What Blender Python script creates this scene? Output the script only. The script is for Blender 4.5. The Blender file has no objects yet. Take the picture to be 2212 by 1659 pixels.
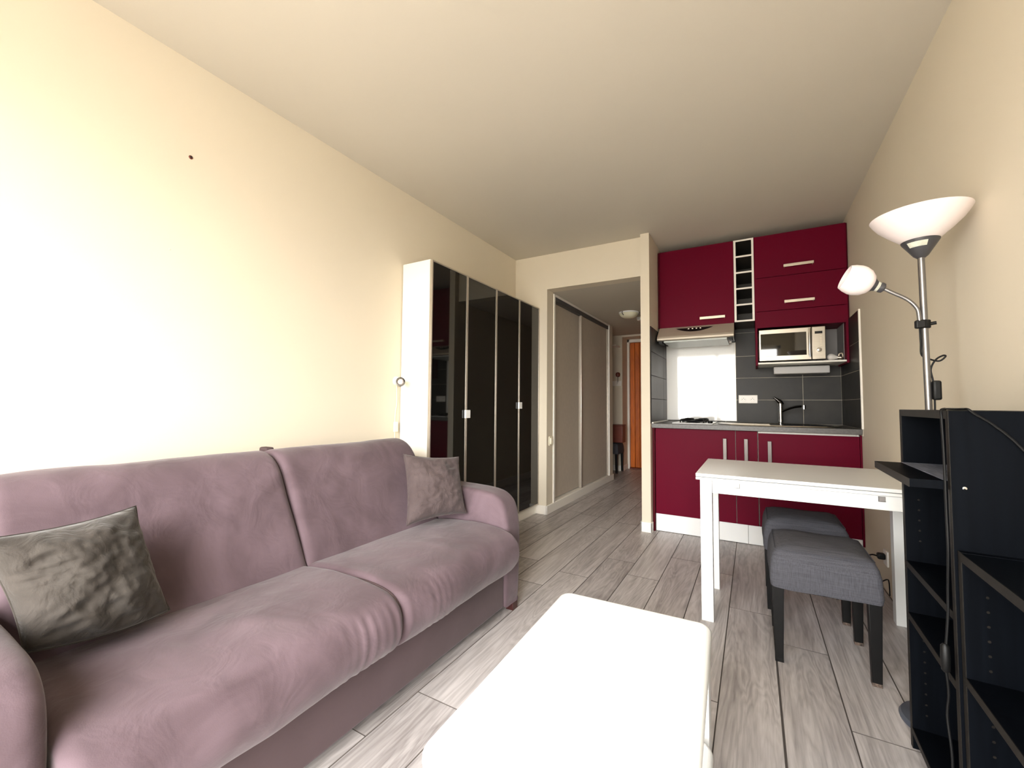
import bpy, bmesh, math, random
from mathutils import Vector, Matrix, noise
random.seed(7)
SC = bpy.context.scene
COL = SC.collection

# ------------------------------------------------------------------ camera, world, exposure
CAM_H = 1.06
cd = bpy.data.cameras.new('camera')
cam = bpy.data.objects.new('camera', cd)
COL.objects.link(cam)
cd.sensor_width = 36.0
cd.sensor_fit = 'HORIZONTAL'
cd.lens = 908.02 / 2212 * 36.0
cd.clip_start = 0.02
ya, pi_, ro = (math.radians(a) for a in (29.789, 2.738, 0.460))
fw = Vector((-math.sin(ya) * math.cos(pi_), math.cos(ya) * math.cos(pi_), math.sin(pi_)))
rt = Vector((math.cos(ya), math.sin(ya), 0))
up = rt.cross(fw)
rt2 = rt * math.cos(ro) + up * math.sin(ro)
up2 = -rt * math.sin(ro) + up * math.cos(ro)
cam.matrix_world = Matrix(((rt2.x, up2.x, -fw.x, 0), (rt2.y, up2.y, -fw.y, 0), (rt2.z, up2.z, -fw.z, CAM_H), (0, 0, 0, 1)))
SC.camera = cam

w = bpy.data.worlds.new('sky')
SC.world = w
w.use_nodes = True
nt = w.node_tree
bg = nt.nodes['Background']
sky = nt.nodes.new('ShaderNodeTexSky')
sky.sky_type = 'NISHITA'
sky.sun_disc = False
sky.sun_elevation = math.radians(30)
sky.sun_rotation = math.radians(160)
sky.dust_density = 3.0
sky.air_density = 1.0
hs = nt.nodes.new('ShaderNodeHueSaturation')
hs.inputs['Saturation'].default_value = 0.22
nt.links.new(sky.outputs[0], hs.inputs['Color'])
hz = nt.nodes.new('ShaderNodeMix')            # bright thin cloud over the clear sky
hz.data_type = 'RGBA'
hz.inputs[0].default_value = 0.76
hz.inputs[7].default_value = (5.0, 4.95, 4.8, 1)
nt.links.new(hs.outputs[0], hz.inputs[6])
nt.links.new(hz.outputs[2], bg.inputs['Color'])
bg.inputs['Strength'].default_value = 0.5
SC.view_settings.view_transform = 'Standard'
SC.view_settings.look = 'None'
SC.view_settings.gamma = 1.0
SC.view_settings.use_curve_mapping = False
SC.view_settings.exposure = 2.58

WX0, WX1, WZ0, WZ1, WY = -1.70, 0.45, 0.06, 2.15, -0.75     # the glazed balcony opening behind the camera
pl = bpy.data.lights.new('window_portal', 'AREA')
pl.shape = 'RECTANGLE'
pl.size = WX1 - WX0
pl.size_y = WZ1 - WZ0
pl.cycles.is_portal = True
po = bpy.data.objects.new('window_portal', pl)
po.location = ((WX0 + WX1) / 2, WY - 0.1, (WZ0 + WZ1) / 2)
po.rotation_euler = (math.radians(90), 0, 0)
COL.objects.link(po)

SC.cycles.max_bounces = 10
SC.cycles.diffuse_bounces = 7
SC.cycles.glossy_bounces = 4
SC.cycles.sample_clamp_indirect = 6.0
SC.cycles.use_denoising = True

# ------------------------------------------------------------------ helpers
def lin(c):
    return tuple(((v / 255) / 12.92 if v / 255 <= 0.04045 else ((v / 255 + 0.055) / 1.055) ** 2.4) for v in c)

def mat(name, rgb, rough=0.5, metal=0.0, var=0.06, scale=4.0, bump=0.0, bscale=60.0, spec=0.5, coat=0.0, sheen=0.0, trans=0.0, stretch=(1, 1, 1), rvar=0.0, lo=None):
    m = bpy.data.materials.new(name)
    m.use_nodes = True
    t = m.node_tree
    b = t.nodes['Principled BSDF']
    tc = t.nodes.new('ShaderNodeTexCoord')
    mp = t.nodes.new('ShaderNodeMapping')
    mp.inputs['Scale'].default_value = stretch
    t.links.new(tc.outputs['Object'], mp.inputs[0])
    n = t.nodes.new('ShaderNodeTexNoise')
    n.inputs['Scale'].default_value = scale
    n.inputs['Detail'].default_value = 5
    t.links.new(mp.outputs[0], n.inputs['Vector'])
    r = t.nodes.new('ShaderNodeValToRGB')
    c = lin(rgb)
    c0 = lin(lo) if lo else tuple(v * (1 - var) for v in c)
    c1 = c if lo else tuple(min(1, v * (1 + var)) for v in c)
    r.color_ramp.elements[0].color = (*c0, 1)
    r.color_ramp.elements[1].color = (*c1, 1)
    r.color_ramp.elements[0].position = 0.32
    r.color_ramp.elements[1].position = 0.68
    t.links.new(n.outputs[0], r.inputs[0])
    t.links.new(r.outputs[0], b.inputs['Base Color'])
    b.inputs['Roughness'].default_value = rough
    b.inputs['Metallic'].default_value = metal
    b.inputs['Specular IOR Level'].default_value = spec
    b.inputs['Coat Weight'].default_value = coat
    b.inputs['Coat Roughness'].default_value = 0.05
    if sheen:
        b.inputs['Sheen Weight'].default_value = sheen
        b.inputs['Sheen Roughness'].default_value = 0.4
    if trans:
        b.inputs['Transmission Weight'].default_value = trans
    if rvar:
        mr = t.nodes.new('ShaderNodeMapRange')
        mr.inputs[3].default_value = rough - rvar
        mr.inputs[4].default_value = rough + rvar
        t.links.new(n.outputs[0], mr.inputs[0])
        t.links.new(mr.outputs[0], b.inputs['Roughness'])
    if bump:
        n2 = t.nodes.new('ShaderNodeTexNoise')
        n2.inputs['Scale'].default_value = bscale
        n2.inputs['Detail'].default_value = 3
        t.links.new(mp.outputs[0], n2.inputs['Vector'])
        bp = t.nodes.new('ShaderNodeBump')
        bp.inputs['Strength'].default_value = bump
        bp.inputs['Distance'].default_value = 0.004
        t.links.new(n2.outputs[0], bp.inputs['Height'])
        t.links.new(bp.outputs[0], b.inputs['Normal'])
    return m

def wood_mat(name, light, dark, rough=0.42, axis=1, per_object=True, ring=1.0, spec=0.5):
    """grained timber: stretched noise + wavy rings, shifted for each object"""
    m = bpy.data.materials.new(name)
    m.use_nodes = True
    t = m.node_tree
    L = t.links.new
    b = t.nodes['Principled BSDF']
    tc = t.nodes.new('ShaderNodeTexCoord')
    oi = t.nodes.new('ShaderNodeObjectInfo')
    off = t.nodes.new('ShaderNodeVectorMath'); off.operation = 'SCALE'
    cmb = t.nodes.new('ShaderNodeCombineXYZ')
    cmb.inputs[0].default_value = 3.7; cmb.inputs[1].default_value = 17.3; cmb.inputs[2].default_value = 9.1
    L(cmb.outputs[0], off.inputs[0]); L(oi.outputs['Random'], off.inputs['Scale'])
    add = t.nodes.new('ShaderNodeVectorMath'); add.operation = 'ADD'
    L(tc.outputs['Object'], add.inputs[0])
    if per_object:
        L(off.outputs[0], add.inputs[1])
    def mapped(sc):
        mp = t.nodes.new('ShaderNodeMapping'); mp.inputs['Scale'].default_value = sc
        L(add.outputs[0], mp.inputs[0]); return mp.outputs[0]
    s = [1, 1, 1]; s[axis] = 0.12
    fine = t.nodes.new('ShaderNodeTexNoise'); fine.inputs['Scale'].default_value = 55; fine.inputs['Detail'].default_value = 6; fine.inputs['Roughness'].default_value = 0.65
    sf = [1, 1, 1]; sf[axis] = 0.05
    L(mapped(sf), fine.inputs['Vector'])
    warp = t.nodes.new('ShaderNodeTexNoise'); warp.inputs['Scale'].default_value = 7; warp.inputs['Detail'].default_value = 4; warp.inputs['Distortion'].default_value = 0.6
    L(mapped(s), warp.inputs['Vector'])
    mul = t.nodes.new('ShaderNodeMath'); mul.operation = 'MULTIPLY'; mul.inputs[1].default_value = 16 * ring
    L(warp.outputs[0], mul.inputs[0])
    fr = t.nodes.new('ShaderNodeMath'); fr.operation = 'PINGPONG'; fr.inputs[1].default_value = 0.5
    L(mul.outputs[0], fr.inputs[0])
    broad = t.nodes.new('ShaderNodeTexNoise'); broad.inputs['Scale'].default_value = 3.5; broad.inputs['Detail'].default_value = 2
    sb = [1.4, 1.4, 1.4]; sb[axis] = 0.3
    L(mapped(sb), broad.inputs['Vector'])
    a1 = t.nodes.new('ShaderNodeMath'); a1.operation = 'MULTIPLY_ADD'; a1.inputs[1].default_value = 0.34
    L(fr.outputs[0], a1.inputs[0])
    a2 = t.nodes.new('ShaderNodeMath'); a2.operation = 'MULTIPLY_ADD'; a2.inputs[1].default_value = 0.75
    L(fine.outputs[0], a2.inputs[0]); a2.inputs[2].default_value = -0.14
    L(a2.outputs[0], a1.inputs[2])
    a3 = t.nodes.new('ShaderNodeMath'); a3.operation = 'MULTIPLY_ADD'; a3.inputs[1].default_value = 0.5
    L(broad.outputs[0], a3.inputs[0]); L(a1.outputs[0], a3.inputs[2])
    rnd = t.nodes.new('ShaderNodeMath'); rnd.operation = 'MULTIPLY_ADD'; rnd.inputs[1].default_value = 0.16; rnd.inputs[2].default_value = -0.15
    L(oi.outputs['Random'], rnd.inputs[0])
    a4 = t.nodes.new('ShaderNodeMath'); a4.operation = 'ADD'
    L(a3.outputs[0], a4.inputs[0]); L(rnd.outputs[0], a4.inputs[1])
    rp = t.nodes.new('ShaderNodeValToRGB')
    rp.color_ramp.elements[0].color = (*lin(dark), 1); rp.color_ramp.elements[0].position = 0.12
    rp.color_ramp.elements[1].color = (*lin(light), 1); rp.color_ramp.elements[1].position = 0.72
    L(a4.outputs[0], rp.inputs[0])
    L(rp.outputs[0], b.inputs['Base Color'])
    b.inputs['Roughness'].default_value = rough
    b.inputs['Specular IOR Level'].default_value = spec
    bp = t.nodes.new('ShaderNodeBump'); bp.inputs['Strength'].default_value = 0.12; bp.inputs['Distance'].default_value = 0.002
    L(a1.outputs[0], bp.inputs['Height']); L(bp.outputs[0], b.inputs['Normal'])
    return m

def velvet_mat(name, rgb, hi, scale=5.0, bump=0.25, sheen=0.16, wscale=9.0):
    """brushed microsuede: blotches where the nap lies differently, soft creases"""
    m = mat(name, rgb, rough=0.85, var=0.05, spec=0.2, sheen=sheen)
    t = m.node_tree
    L = t.links.new
    b = t.nodes['Principled BSDF']
    tc = t.nodes['Texture Coordinate']
    n = t.nodes.new('ShaderNodeTexNoise'); n.inputs['Scale'].default_value = scale; n.inputs['Detail'].default_value = 4; n.inputs['Distortion'].default_value = 0.8
    L(tc.outputs['Object'], n.inputs['Vector'])
    r = t.nodes.new('ShaderNodeValToRGB')
    r.color_ramp.elements[0].color = (*lin(rgb), 1); r.color_ramp.elements[0].position = 0.35
    r.color_ramp.elements[1].color = (*lin(hi), 1); r.color_ramp.elements[1].position = 0.75
    L(n.outputs[0], r.inputs[0]); L(r.outputs[0], b.inputs['Base Color'])
    n2 = t.nodes.new('ShaderNodeTexNoise'); n2.inputs['Scale'].default_value = wscale; n2.inputs['Detail'].default_value = 3; n2.inputs['Distortion'].default_value = 1.0
    L(tc.outputs['Object'], n2.inputs['Vector'])
    n3 = t.nodes.new('ShaderNodeTexNoise'); n3.inputs['Scale'].default_value = 420
    L(tc.outputs['Object'], n3.inputs['Vector'])
    ad = t.nodes.new('ShaderNodeMath'); ad.operation = 'MULTIPLY_ADD'; ad.inputs[1].default_value = 0.05
    L(n3.outputs[0], ad.inputs[0]); L(n2.outputs[0], ad.inputs[2])
    bp = t.nodes.new('ShaderNodeBump'); bp.inputs['Strength'].default_value = bump; bp.inputs['Distance'].default_value = 0.02
    L(ad.outputs[0], bp.inputs['Height']); L(bp.outputs[0], b.inputs['Normal'])
    return m

def weave_mat(name, rgb, lo):
    m = mat(name, rgb, rough=0.9, lo=lo, scale=180, spec=0.2)
    t = m.node_tree; L = t.links.new
    b = t.nodes['Principled BSDF']; tc = t.nodes['Texture Coordinate']
    ws = []
    for d in ('X', 'Z'):
        wv = t.nodes.new('ShaderNodeTexNoise'); wv.inputs['Scale'].default_value = 90
        mp = t.nodes.new('ShaderNodeMapping'); mp.inputs['Scale'].default_value = (0.1, 1, 5) if d == 'X' else (5, 5, 0.1)
        L(tc.outputs['Object'], mp.inputs[0]); L(mp.outputs[0], wv.inputs['Vector']); ws.append(wv)
    ad = t.nodes.new('ShaderNodeMath'); ad.operation = 'ADD'
    L(ws[0].outputs[0], ad.inputs[0]); L(ws[1].outputs[0], ad.inputs[1])
    hf = t.nodes.new('ShaderNodeMath'); hf.operation = 'MULTIPLY'; hf.inputs[1].default_value = 0.5
    L(ad.outputs[0], hf.inputs[0])
    r = [x for x in t.nodes if x.type == 'VALTORGB'][0]
    L(hf.outputs[0], r.inputs[0])
    bp = t.nodes.new('ShaderNodeBump'); bp.inputs['Strength'].default_value = 0.3; bp.inputs['Distance'].default_value = 0.002
    L(hf.outputs[0], bp.inputs['Height']); L(bp.outputs[0], b.inputs['Normal'])
    return m

M = dict(
    paint=mat('ivory_wall_paint', (218, 209, 191), 0.9, var=0.012, scale=1.5, bump=0.05, bscale=140, spec=0.15),
    ceil=mat('ceiling_paint', (202, 196, 184), 0.95, var=0.012, scale=1.5, bump=0.05, bscale=140, spec=0.1),
    trim=mat('white_trim_paint', (240, 236, 228), 0.45, var=0.01),
    white=mat('white_lacquer', (238, 240, 240), 0.28, var=0.01),
    white_foil=mat('white_foil', (244, 241, 232), 0.4, var=0.01),
    alu=mat('brushed_aluminium', (214, 203, 184), 0.45, 0.7, var=0.04, scale=30),  # bright reflection of the upper handles is put into this colour
    handle_dim=mat('handle_metal_dim_reflection', (112, 106, 103), 0.45, 0.75, var=0.04, scale=30),  # base handles: same metal as the upper ones, dim reflection in the colour
    alu_frame=mat('door_frame_aluminium', (196, 188, 176), 0.4, 0.75, var=0.03, scale=30),
    chrome=mat('chrome', (225, 225, 225), 0.1, 1.0, var=0.01),
    darkchrome=mat('dark_chrome', (70, 68, 66), 0.15, 1.0, var=0.02),
    steel=mat('stainless_steel', (172, 164, 150), 0.32, 1.0, var=0.05, scale=8, stretch=(1, 40, 40)),
    hoodsteel=mat('hood_steel', (198, 188, 172), 0.5, 0.55, var=0.03, scale=8, stretch=(1, 40, 40)),
    blackglass=mat('black_glass', (13, 13, 12), 0.03, spec=0.55, var=0.05),
    mwglass=mat('oven_window_glass', (22, 22, 21), 0.03, spec=0.8, var=0.05),
    whiteglass=mat('white_back_painted_glass', (243, 243, 240), 0.06, var=0.005, coat=1.0),
    red=mat('wine_red_lacquer', (97, 8, 35), 0.45, var=0.04, scale=2, spec=0.06),
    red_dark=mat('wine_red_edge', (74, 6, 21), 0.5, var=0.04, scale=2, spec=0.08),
    taupe=mat('taupe_panel', (192, 182, 169), 0.55, var=0.03, scale=20, spec=0.3),
    lam=mat('grey_stone_laminate', (98, 96, 94), 0.4, lo=(80, 78, 76), scale=70),
    slate=mat('slate_tile', (58, 56, 53), 0.42, lo=(40, 39, 38), scale=5, spec=0.22, bump=0.15, bscale=40, rvar=0.08),
    grout=mat('pale_grout', (190, 182, 168), 0.9, var=0.03),
    blackwood=wood_mat('black_brown_wood_foil', (10, 13, 18), (5, 6, 9), 0.5, axis=2, per_object=False, ring=0.6, spec=0.035),
    blackedge=mat('worn_black_edge', (33, 30, 27), 0.5, lo=(22, 20, 18), scale=40, spec=0.15),
    blackleg=mat('black_stained_leg', (12, 11, 11), 0.45, var=0.1, scale=20, spec=0.2),
    scuff=mat('scuffed_bare_wood', (110, 92, 80), 0.8, lo=(40, 34, 32), scale=120),
    black=mat('black_plastic', (12, 12, 12), 0.5, var=0.05, spec=0.3),
    rubber=mat('black_cable_rubber', (9, 9, 10), 0.55, var=0.05, spec=0.25),
    greyplastic=mat('grey_plastic', (62, 62, 66), 0.4, var=0.04),
    lampmetal=mat('lamp_grey_metal', (136, 134, 134), 0.32, 0.85, var=0.04),
    lampbase=mat('lamp_base_paint', (86, 92, 104), 0.4, 0.3, var=0.03),
    shade=mat('frosted_white_shade', (240, 230, 230), 0.4, var=0.01),
    sticker=mat('pale_sticker', (196, 198, 184), 0.4, var=0.15, scale=60),
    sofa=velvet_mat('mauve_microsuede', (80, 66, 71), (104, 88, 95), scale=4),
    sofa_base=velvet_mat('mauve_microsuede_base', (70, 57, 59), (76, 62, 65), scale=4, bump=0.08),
    pil_a=velvet_mat('taupe_cushion_velvet', (53, 49, 45), (62, 57, 53), scale=9, bump=0.5, wscale=14),
    pil_b=velvet_mat('mauve_grey_cushion_velvet', (70, 60, 60), (79, 69, 69), scale=9, bump=0.5, wscale=16),
    seam=mat('dark_seam_piping', (66, 50, 52), 0.8, var=0.1),
    footwood=mat('dark_red_wood_foot', (56, 24, 22), 0.4, var=0.1, scale=20),
    stool=weave_mat('grey_woven_cover', (84, 84, 90), (60, 60, 65)),
    plank=wood_mat('grey_oak_plank', (200, 195, 194), (116, 109, 107), 0.4),
    plank_gap=mat('plank_gap', (98, 91, 87), 0.8),
    pine=wood_mat('orange_varnished_pine', (222, 116, 26), (150, 64, 12), 0.35, axis=2, ring=0.5),
    brown=wood_mat('red_brown_leatherette', (110, 48, 30), (84, 34, 22), 0.4, axis=0, ring=0.2),
    ivoryplastic=mat('ivory_plastic', (236, 228, 206), 0.4, var=0.01),
    socket=mat('socket_white_plastic', (240, 236, 230), 0.35, var=0.01),
    hole=mat('dark_hole', (40, 34, 30), 0.9),
    clearglass=mat('clear_glass', (240, 240, 240), 0.03, trans=1.0, var=0.0),
    lampdiff=mat('hood_diffuser', (196, 202, 198), 0.35, var=0.02),
    streaked=mat('grey_blue_streaks', (150, 154, 168), 0.35, lo=(96, 100, 112), scale=14, stretch=(12, 1, 1)),
    rackdark=mat('dark_brown_board', (58, 52, 45), 0.5, var=0.06),
    boxgrey=mat('off_white_casing', (186, 184, 182), 0.45, var=0.02),
    bulbglass=mat('frosted_grey_bulb', (214, 211, 208), 0.25, var=0.02),
    niche=mat('pale_grey_board', (138, 134, 133), 0.5, var=0.03),
    bounce_ground=mat('pale_bounce_ground', (205, 198, 186), 0.9, var=0.05),
    opal=mat('opal_glass', (232, 230, 205), 0.3, var=0.02),
)

def bm_new():
    return bmesh.new()

def merge(bm, t):
    me = bpy.data.meshes.new('t')
    me.materials.append(None); me.materials.append(None)      # keeps the flat-side marks
    t.to_mesh(me); t.free()
    bm.from_mesh(me); bpy.data.meshes.remove(me)
    return bm

def rbox(bm, x0, x1, y0, y1, z0, z1, r=0.002, seg=2, taper=1.0, mtx=None):
    t = bmesh.new()
    bmesh.ops.create_cube(t, size=1)
    for v in t.verts:
        k = taper if v.co.z < 0 else 1.0
        v.co = Vector(((x0 + x1) / 2 + v.co.x * (x1 - x0) * k, (y0 + y1) / 2 + v.co.y * (y1 - y0) * k, (z0 + z1) / 2 + v.co.z * (z1 - z0)))
    if r > 0:
        r = min(r, 0.45 * min(abs(x1 - x0), abs(y1 - y0), abs(z1 - z0)))
        bmesh.ops.bevel(t, geom=t.edges[:], offset=r, segments=seg, affect='EDGES', profile=0.5)
        t.normal_update()
    for f in t.faces:                       # index 1 marks the flat sides: only the rounded edges shade smooth
        if r <= 0 or max(abs(c) for c in f.normal) > 0.985:
            f.material_index = 1
    if mtx is not None:
        t.transform(mtx)
    return merge(bm, t)

def catmull(pts, n=6, closed=False):
    pts = [Vector(p) for p in pts]
    out = []
    N = len(pts)
    for i in range(N if closed else N - 1):
        p0 = pts[(i - 1) % N] if closed or i > 0 else pts[0]
        p1 = pts[i]; p2 = pts[(i + 1) % N]
        p3 = pts[(i + 2) % N] if closed or i + 2 < N else pts[-1]
        for k in range(n):
            t = k / n
            out.append(0.5 * ((2 * p1) + (p2 - p0) * t + (2 * p0 - 5 * p1 + 4 * p2 - p3) * t * t + (3 * p1 - p0 - 3 * p2 + p3) * t ** 3))
    if not closed:
        out.append(pts[-1])
    return out

def tube(bm, pts, r, n=10, cap=True, radii=None):
    pts = [Vector(p) for p in pts]
    rings = []
    t0 = (pts[1] - pts[0]).normalized()
    a = t0.orthogonal().normalized()
    for i, p in enumerate(pts):
        t = (pts[min(i + 1, len(pts) - 1)] - pts[max(i - 1, 0)]).normalized()
        a = (a - t * a.dot(t)).normalized()
        b = t.cross(a)
        rr = radii[i] if radii else r
        rings.append([bm.verts.new(p + (a * math.cos(2 * math.pi * k / n) + b * math.sin(2 * math.pi * k / n)) * rr) for k in range(n)])
    for i in range(len(rings) - 1):
        for k in range(n):
            bm.faces.new((rings[i][k], rings[i][(k + 1) % n], rings[i + 1][(k + 1) % n], rings[i + 1][k]))
    if cap:
        bm.faces.new(rings[0][::-1]); bm.faces.new(rings[-1])
    return bm

def lathe(bm, prof, n=32, mtx=None, cap=True):
    """prof: list of (radius, height) about the Z axis"""
    t = bmesh.new()
    rings = []
    for r, z in prof:
        rings.append([t.verts.new((r * math.cos(2 * math.pi * k / n), r * math.sin(2 * math.pi * k / n), z)) for k in range(n)])
    for i in range(len(rings) - 1):
        for k in range(n):
            t.faces.new((rings[i][k], rings[i][(k + 1) % n], rings[i + 1][(k + 1) % n], rings[i + 1][k]))
    if cap:
        t.faces.new(rings[0][::-1]); t.faces.new(rings[-1])
    if mtx is not None:
        t.transform(mtx)
    return merge(bm, t)

def axis_mtx(p, d):
    d = Vector(d).normalized()
    return Matrix.Translation(Vector(p)) @ d.to_track_quat('Z', 'Y').to_matrix().to_4x4()

def finish(bm, name, m, smooth=True, angle=40):
    bmesh.ops.recalc_face_normals(bm, faces=bm.faces)
    me = bpy.data.meshes.new(name)
    flat = [f.material_index == 1 for f in bm.faces]
    bm.to_mesh(me); bm.free()
    me.materials.append(m)
    if smooth:
        me.set_sharp_from_angle(angle=math.radians(angle))
        me.polygons.foreach_set('use_smooth', [not f for f in flat])
    me.polygons.foreach_set('material_index', [0] * len(me.polygons))
    return me

def root_of(o):
    while o.parent:
        o = o.parent
    return o

def obj(name, bm, m, parent=None, smooth=True, angle=40, label=None):
    """one mesh object; the shape is given in world coordinates (or in the thing's own, when it carries obj['local'])"""
    if parent is not None:
        r = root_of(parent)
        if not r.get('local'):
            bm.transform(Matrix.Translation(-r.location))
    o = bpy.data.objects.new(name, finish(bm, name, m, smooth, angle))
    COL.objects.link(o)
    if parent is not None:
        o.parent = parent
    if label:
        o['label'] = label
    return o

def thing(name, label, cat, loc=(0, 0, 0), rotz=0.0, group=None, local=False):
    o = bpy.data.objects.new(name, None)
    o.empty_display_size = 0.05
    COL.objects.link(o)
    o.location = loc
    o.rotation_euler = (0, 0, rotz)
    if local:
        o['local'] = 1
    o['label'] = label
    o['category'] = cat
    if group:
        o['group'] = group
    return o

def tag(o, label, cat, group=None):
    o['label'] = label; o['category'] = cat
    if group:
        o['group'] = group
    return o

def struct(name, bm, m, smooth=False):
    o = obj(name, bm, m, None, smooth)
    o['kind'] = 'structure'
    return o

def box1(*a, **k):
    return rbox(bm_new(), *a, **k)

def dup(root, loc, label, group=None):
    r = root.copy(); COL.objects.link(r); r.location = loc
    r['label'] = label
    if group:
        r['group'] = group
    for ch in list(root.children):
        c = ch.copy(); COL.objects.link(c); c.parent = r
        for g in list(ch.children):
            d = g.copy(); COL.objects.link(d); d.parent = c
    return r

# ------------------------------------------------------------------ the room shell
XL, XR, ZC = -2.10, 0.6545, 2.543
YH, YK, YC = 3.728, 4.42, 3.66           # hall lintel wall, kitchen back wall, front of the pier
PX0, PX1 = -0.825, -0.751                # pier between hall and kitchen
HX, HZ, YD = -1.742, 2.195, 7.16         # hall side wall, hall ceiling, front-door wall

struct('wall_left', box1(XL - 0.12, XL, -0.9, 3.9, -0.05, ZC + 0.1, r=0), M['paint'])
wall_right = struct('wall_right', box1(XR, XR + 0.12, -0.9, 4.55, -0.05, ZC + 0.1, r=0), M['paint'])
struct('ceiling', box1(XL - 0.12, XR + 0.12, -0.9, 4.55, ZC, ZC + 0.12, r=0), M['ceil'])
wall_kitchen = struct('wall_kitchen', box1(PX1 - 0.02, XR, YK, YK + 0.12, -0.05, ZC + 0.05, r=0), M['paint'])
wall_pier = struct('wall_pier', box1(PX0, PX1, YC, YD, -0.05, ZC + 0.05, r=0), M['paint'])
b = bm_new()
rbox(b, XL - 0.02, HX, YH, YH + 0.13, -0.05, ZC + 0.05, r=0)
rbox(b, HX, PX0 + 0.01, YH, YH + 0.13, HZ, ZC + 0.05, r=0)
struct('wall_hall', b, M['paint'])
# window wall behind the camera, with the open glazed balcony bay
b = bm_new()
rbox(b, XL - 0.12, WX0, WY - 0.15, WY, -0.05, ZC + 0.1, r=0)
rbox(b, WX1, XR + 0.12, WY - 0.15, WY, -0.05, ZC + 0.1, r=0)
rbox(b, WX0, WX1, WY - 0.15, WY, WZ1, ZC + 0.1, r=0)
rbox(b, WX0, WX1, WY - 0.15, WY, -0.05, WZ0, r=0)
struct('wall_front', b, M['paint'])
b = bm_new()
for x in (WX0, (WX0 + WX1) / 2 - 0.03, WX1 - 0.06):
    rbox(b, x, x + 0.06, WY - 0.11, WY - 0.05, WZ0, WZ1, r=0.004)
for z in (WZ0, WZ1 - 0.06):
    rbox(b, WX0, WX1, WY - 0.11, WY - 0.05, z, z + 0.06, r=0.004)
struct('window_1', b, M['trim'])
struct('exterior_bounce_ground', box1(-14, 14, -22, WY - 0.16, -0.2, -0.06, r=0), M['bounce_ground'])  # unseen pale ground, added to bounce skylight up to the ceiling

# hall: ceiling, closet-side wall, far wall with the door reveal
struct('ceiling_hall', box1(-2.7, PX0 + 0.01, YH + 0.13, YD + 0.2, HZ, HZ + 0.1, r=0), M['ceil'])
CY0, CY1 = 3.875, 5.80                   # closet opening along the hall
b = bm_new()
rbox(b, HX - 0.1, HX, YH + 0.13, CY0, -0.05, HZ, r=0)
rbox(b, HX - 0.1, HX, CY1, 5.95, -0.05, HZ, r=0)
rbox(b, -2.7, HX - 0.1, 5.85, 5.95, -0.05, HZ, r=0)
rbox(b, -2.7, -2.6, 3.85, YD + 0.1, -0.05, HZ, r=0)
struct('wall_hall_left', b, M['paint'])
b = bm_new()
rbox(b, -2.7, -1.83, 6.80, YD + 0.12, -0.05, HZ, r=0)
rbox(b, -1.83, PX0, YD + 0.04, YD + 0.12, -0.05, HZ, r=0)
rbox(b, -1.83, PX0, 6.80, YD + 0.12, 2.165, HZ, r=0)
struct('wall_entry', b, M['paint'])

# baseboards
def baseboard(name, segs):
    b = bm_new()
    for s in segs:
        rbox(b, *s, r=0.004)
    return struct(name, b, M['trim'], True)
baseboard('baseboard_pier', [(PX0 - 0.011, PX1 + 0.011, YC - 0.011, YC + 0.002, 0, 0.085), (PX0 - 0.011, PX0 + 0.002, YC - 0.011, 6.9, 0, 0.085), (PX1 - 0.002, PX1 + 0.011, YC - 0.011, YC + 0.045, 0, 0.085)])
baseboard('baseboard_hall', [(XL + 0.25, HX + 0.010, YH - 0.012, YH + 0.002, 0, 0.085), (HX - 0.002, HX + 0.012, YH - 0.012, 5.96, 0, 0.085)])
baseboard('baseboard_entry', [(-2.6, -1.818, 6.788, 6.802, 0, 0.085), (-1.832, -1.818, 6.788, 7.10, 0, 0.085)])

# ------------------------------------------------------------------ floor: planks laid along the room
floor = struct('floor', box1(-2.7, XR + 0.1, -0.9, YD + 0.2, -0.08, -0.008, r=0), M['plank_gap'])
PW, PL = 0.1925, 1.30
joints = {-6: 0.98, -5: 1.221, -4: 2.908, -3: 2.696, -2: 0.55, -1: 1.72, 0: 2.545, 1: 2.278, 2: 1.796, 3: 0.72}
plank_cache = {}
def plank_mesh(L_, W_):
    key = (round(L_, 3), round(W_, 3))
    if key not in plank_cache:
        b = bmesh.new()
        g, c = 0.0007, 0.0016
        x0, x1, y0, y1 = -W_ / 2 + g, W_ / 2 - g, -L_ / 2 + g, L_ / 2 - g
        lo = [b.verts.new(p) for p in ((x0, y0, -0.009), (x1, y0, -0.009), (x1, y1, -0.009), (x0, y1, -0.009))]
        mi = [b.verts.new(p) for p in ((x0, y0, -0.0012), (x1, y0, -0.0012), (x1, y1, -0.0012), (x0, y1, -0.0012))]
        hi = [b.verts.new(p) for p in ((x0 + c, y0 + c, 0), (x1 - c, y0 + c, 0), (x1 - c, y1 - c, 0), (x0 + c, y1 - c, 0))]
        for A, B in ((lo, mi), (mi, hi)):
            for k in range(4):
                b.faces.new((A[k], A[(k + 1) % 4], B[(k + 1) % 4], B[k]))
        b.faces.new(hi)
        me = finish(b, 'plank', M['plank'], False)
        me.materials.append(M['plank_gap'])
        for p in me.polygons:
            p.material_index = 0 if p.normal.z > 0.9 and p.area > 0.002 else 1
        plank_cache[key] = me
    return plank_cache[key]
rp = random.Random(3)
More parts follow.
